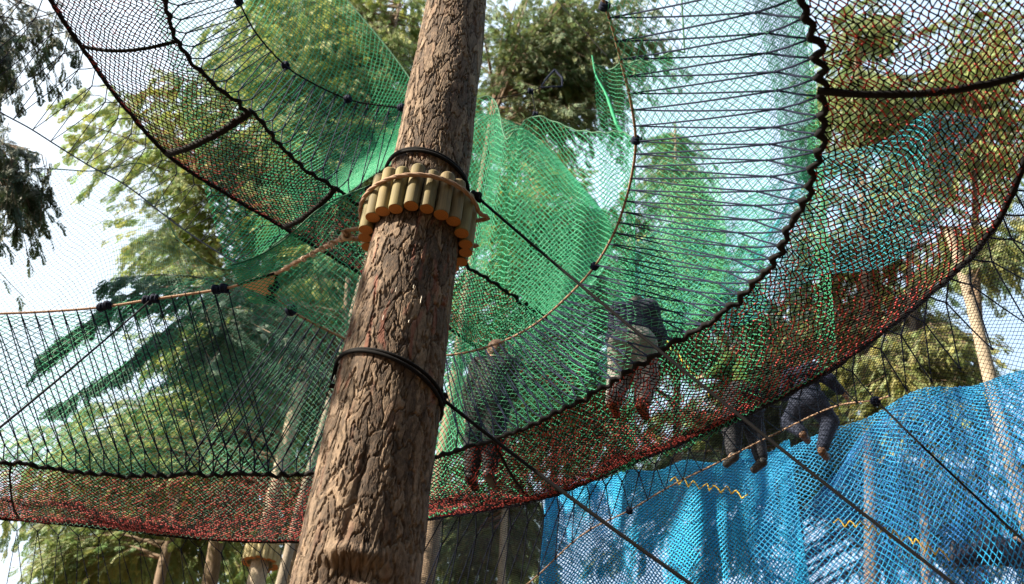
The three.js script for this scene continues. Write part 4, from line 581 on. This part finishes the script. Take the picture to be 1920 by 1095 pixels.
tree('distant conifer in the lowest corner left of the log-collared tree', [230, 1080], [240, 1010], 22, 0.18, 13, [[120, 1050, 90, 50, 7], [250, 1060, 90, 40, 7], [380, 1040, 100, 50, 9], [880, 1040, 70, 60, 6], [970, 1030, 60, 60, 5]], { bark: 'brown', tint: PG, seed: 24, size: 0.3 });
// the wood goes on behind and beside the camera and shades the trunk from the open sky there
{
  const R = rng(91), o = thing('conifer_tree', 'tall conifer of the wood around the clearing, outside the picture', 'tree', 'conifers around the clearing'), pts = []; for (let h = 0; h <= 18; h++) pts.push(V(0, h, 0));
  mesh('trunk', trunkGeo(pts, 0.24, 0.03), TB.brown, o);
  const n = 2600, I = new THREE.InstancedMesh(SPRAY[0], leafMat, n), m = new THREE.Matrix4(), c = new THREE.Color();
  for (let k = 0; k < n; k++) { const h = 2.5 + 15.5 * R(), rad = (3.4 * (1 - (h - 2) / 17) + 0.2) * Math.sqrt(R()), a = R() * 6.283, x = V(Math.cos(a), -0.3 + R() * 0.3, Math.sin(a)).normalize(), y = V((R() - 0.5), 1, (R() - 0.5)), z = x.clone().cross(y).normalize(); y.copy(z).cross(x); m.makeBasis(x, y, z).scale(V(0.8, 0.8, 0.8)).setPosition(Math.cos(a) * rad, h, Math.sin(a) * rad); I.setMatrixAt(k, m); I.setColorAt(k, c.setRGB(0.1 + 0.08 * R(), 0.12 + 0.07 * R(), 0.03)); }
  I.name = 'crown'; I.userData.kind = 'stuff'; I.castShadow = I.receiveShadow = true; o.add(I); o.position.set(1.5, 0, 7);
  for (const [x, z, s, a] of [[-4, 7.5, 1.05, 1], [6.5, 6, 1, 2], [9.5, 1.5, 1.05, 3], [11, -4, 1, 4], [-8.5, 9, 1.1, 5], [2, 13, 1.2, 6]]) { const d = o.clone(); d.name = uniq('conifer_tree'); d.position.set(x, 0, z); d.rotation.y = a; d.scale.setScalar(s); scene.add(d); }
  // a bough of a tree left of the picture, in the sun's way to the trunk
  const q = thing('conifer_tree', 'tree left of the picture whose bough dapples the big trunk', 'tree'), tp = []; for (let h = 0; h <= 14; h++) tp.push(V(-8.2, h, -2.6)); mesh('trunk', trunkGeo(tp, 0.2, 0.04), TB.brown, q);
  const lb = new Geo(); lb.tube([V(-8.2, 8.2, -2.6), V(-7, 8.8, -3.2), V(-5.6, 8.9, -3.8)], (t) => 0.04 - 0.03 * t, 6); lb.build('limb', TB.limb, q);
  const J = new THREE.InstancedMesh(SPRAY[1], leafMat, 900); for (let k = 0; k < 900; k++) { const t = R(), w = 0.85 * (0.35 + R() * 0.65), a = R() * 6.283, x = V(Math.cos(a), -0.3, Math.sin(a)).normalize(), y = V(R() - 0.5, 1, R() - 0.5), z = x.clone().cross(y).normalize(); y.copy(z).cross(x); m.makeBasis(x, y, z).scale(V(0.24, 0.24, 0.24)).setPosition(-7.2 + 1.9 * t + Math.cos(a) * w * 0.7, 8.75 + (R() - 0.6) * 0.8, -3.2 - 0.7 * t + Math.sin(a) * w); J.setMatrixAt(k, m); J.setColorAt(k, c.setRGB(0.12, 0.15, 0.04)); }
  J.name = 'crown'; J.userData.kind = 'stuff'; J.castShadow = J.receiveShadow = true; q.add(J);
}
renderer.render(scene, camera);
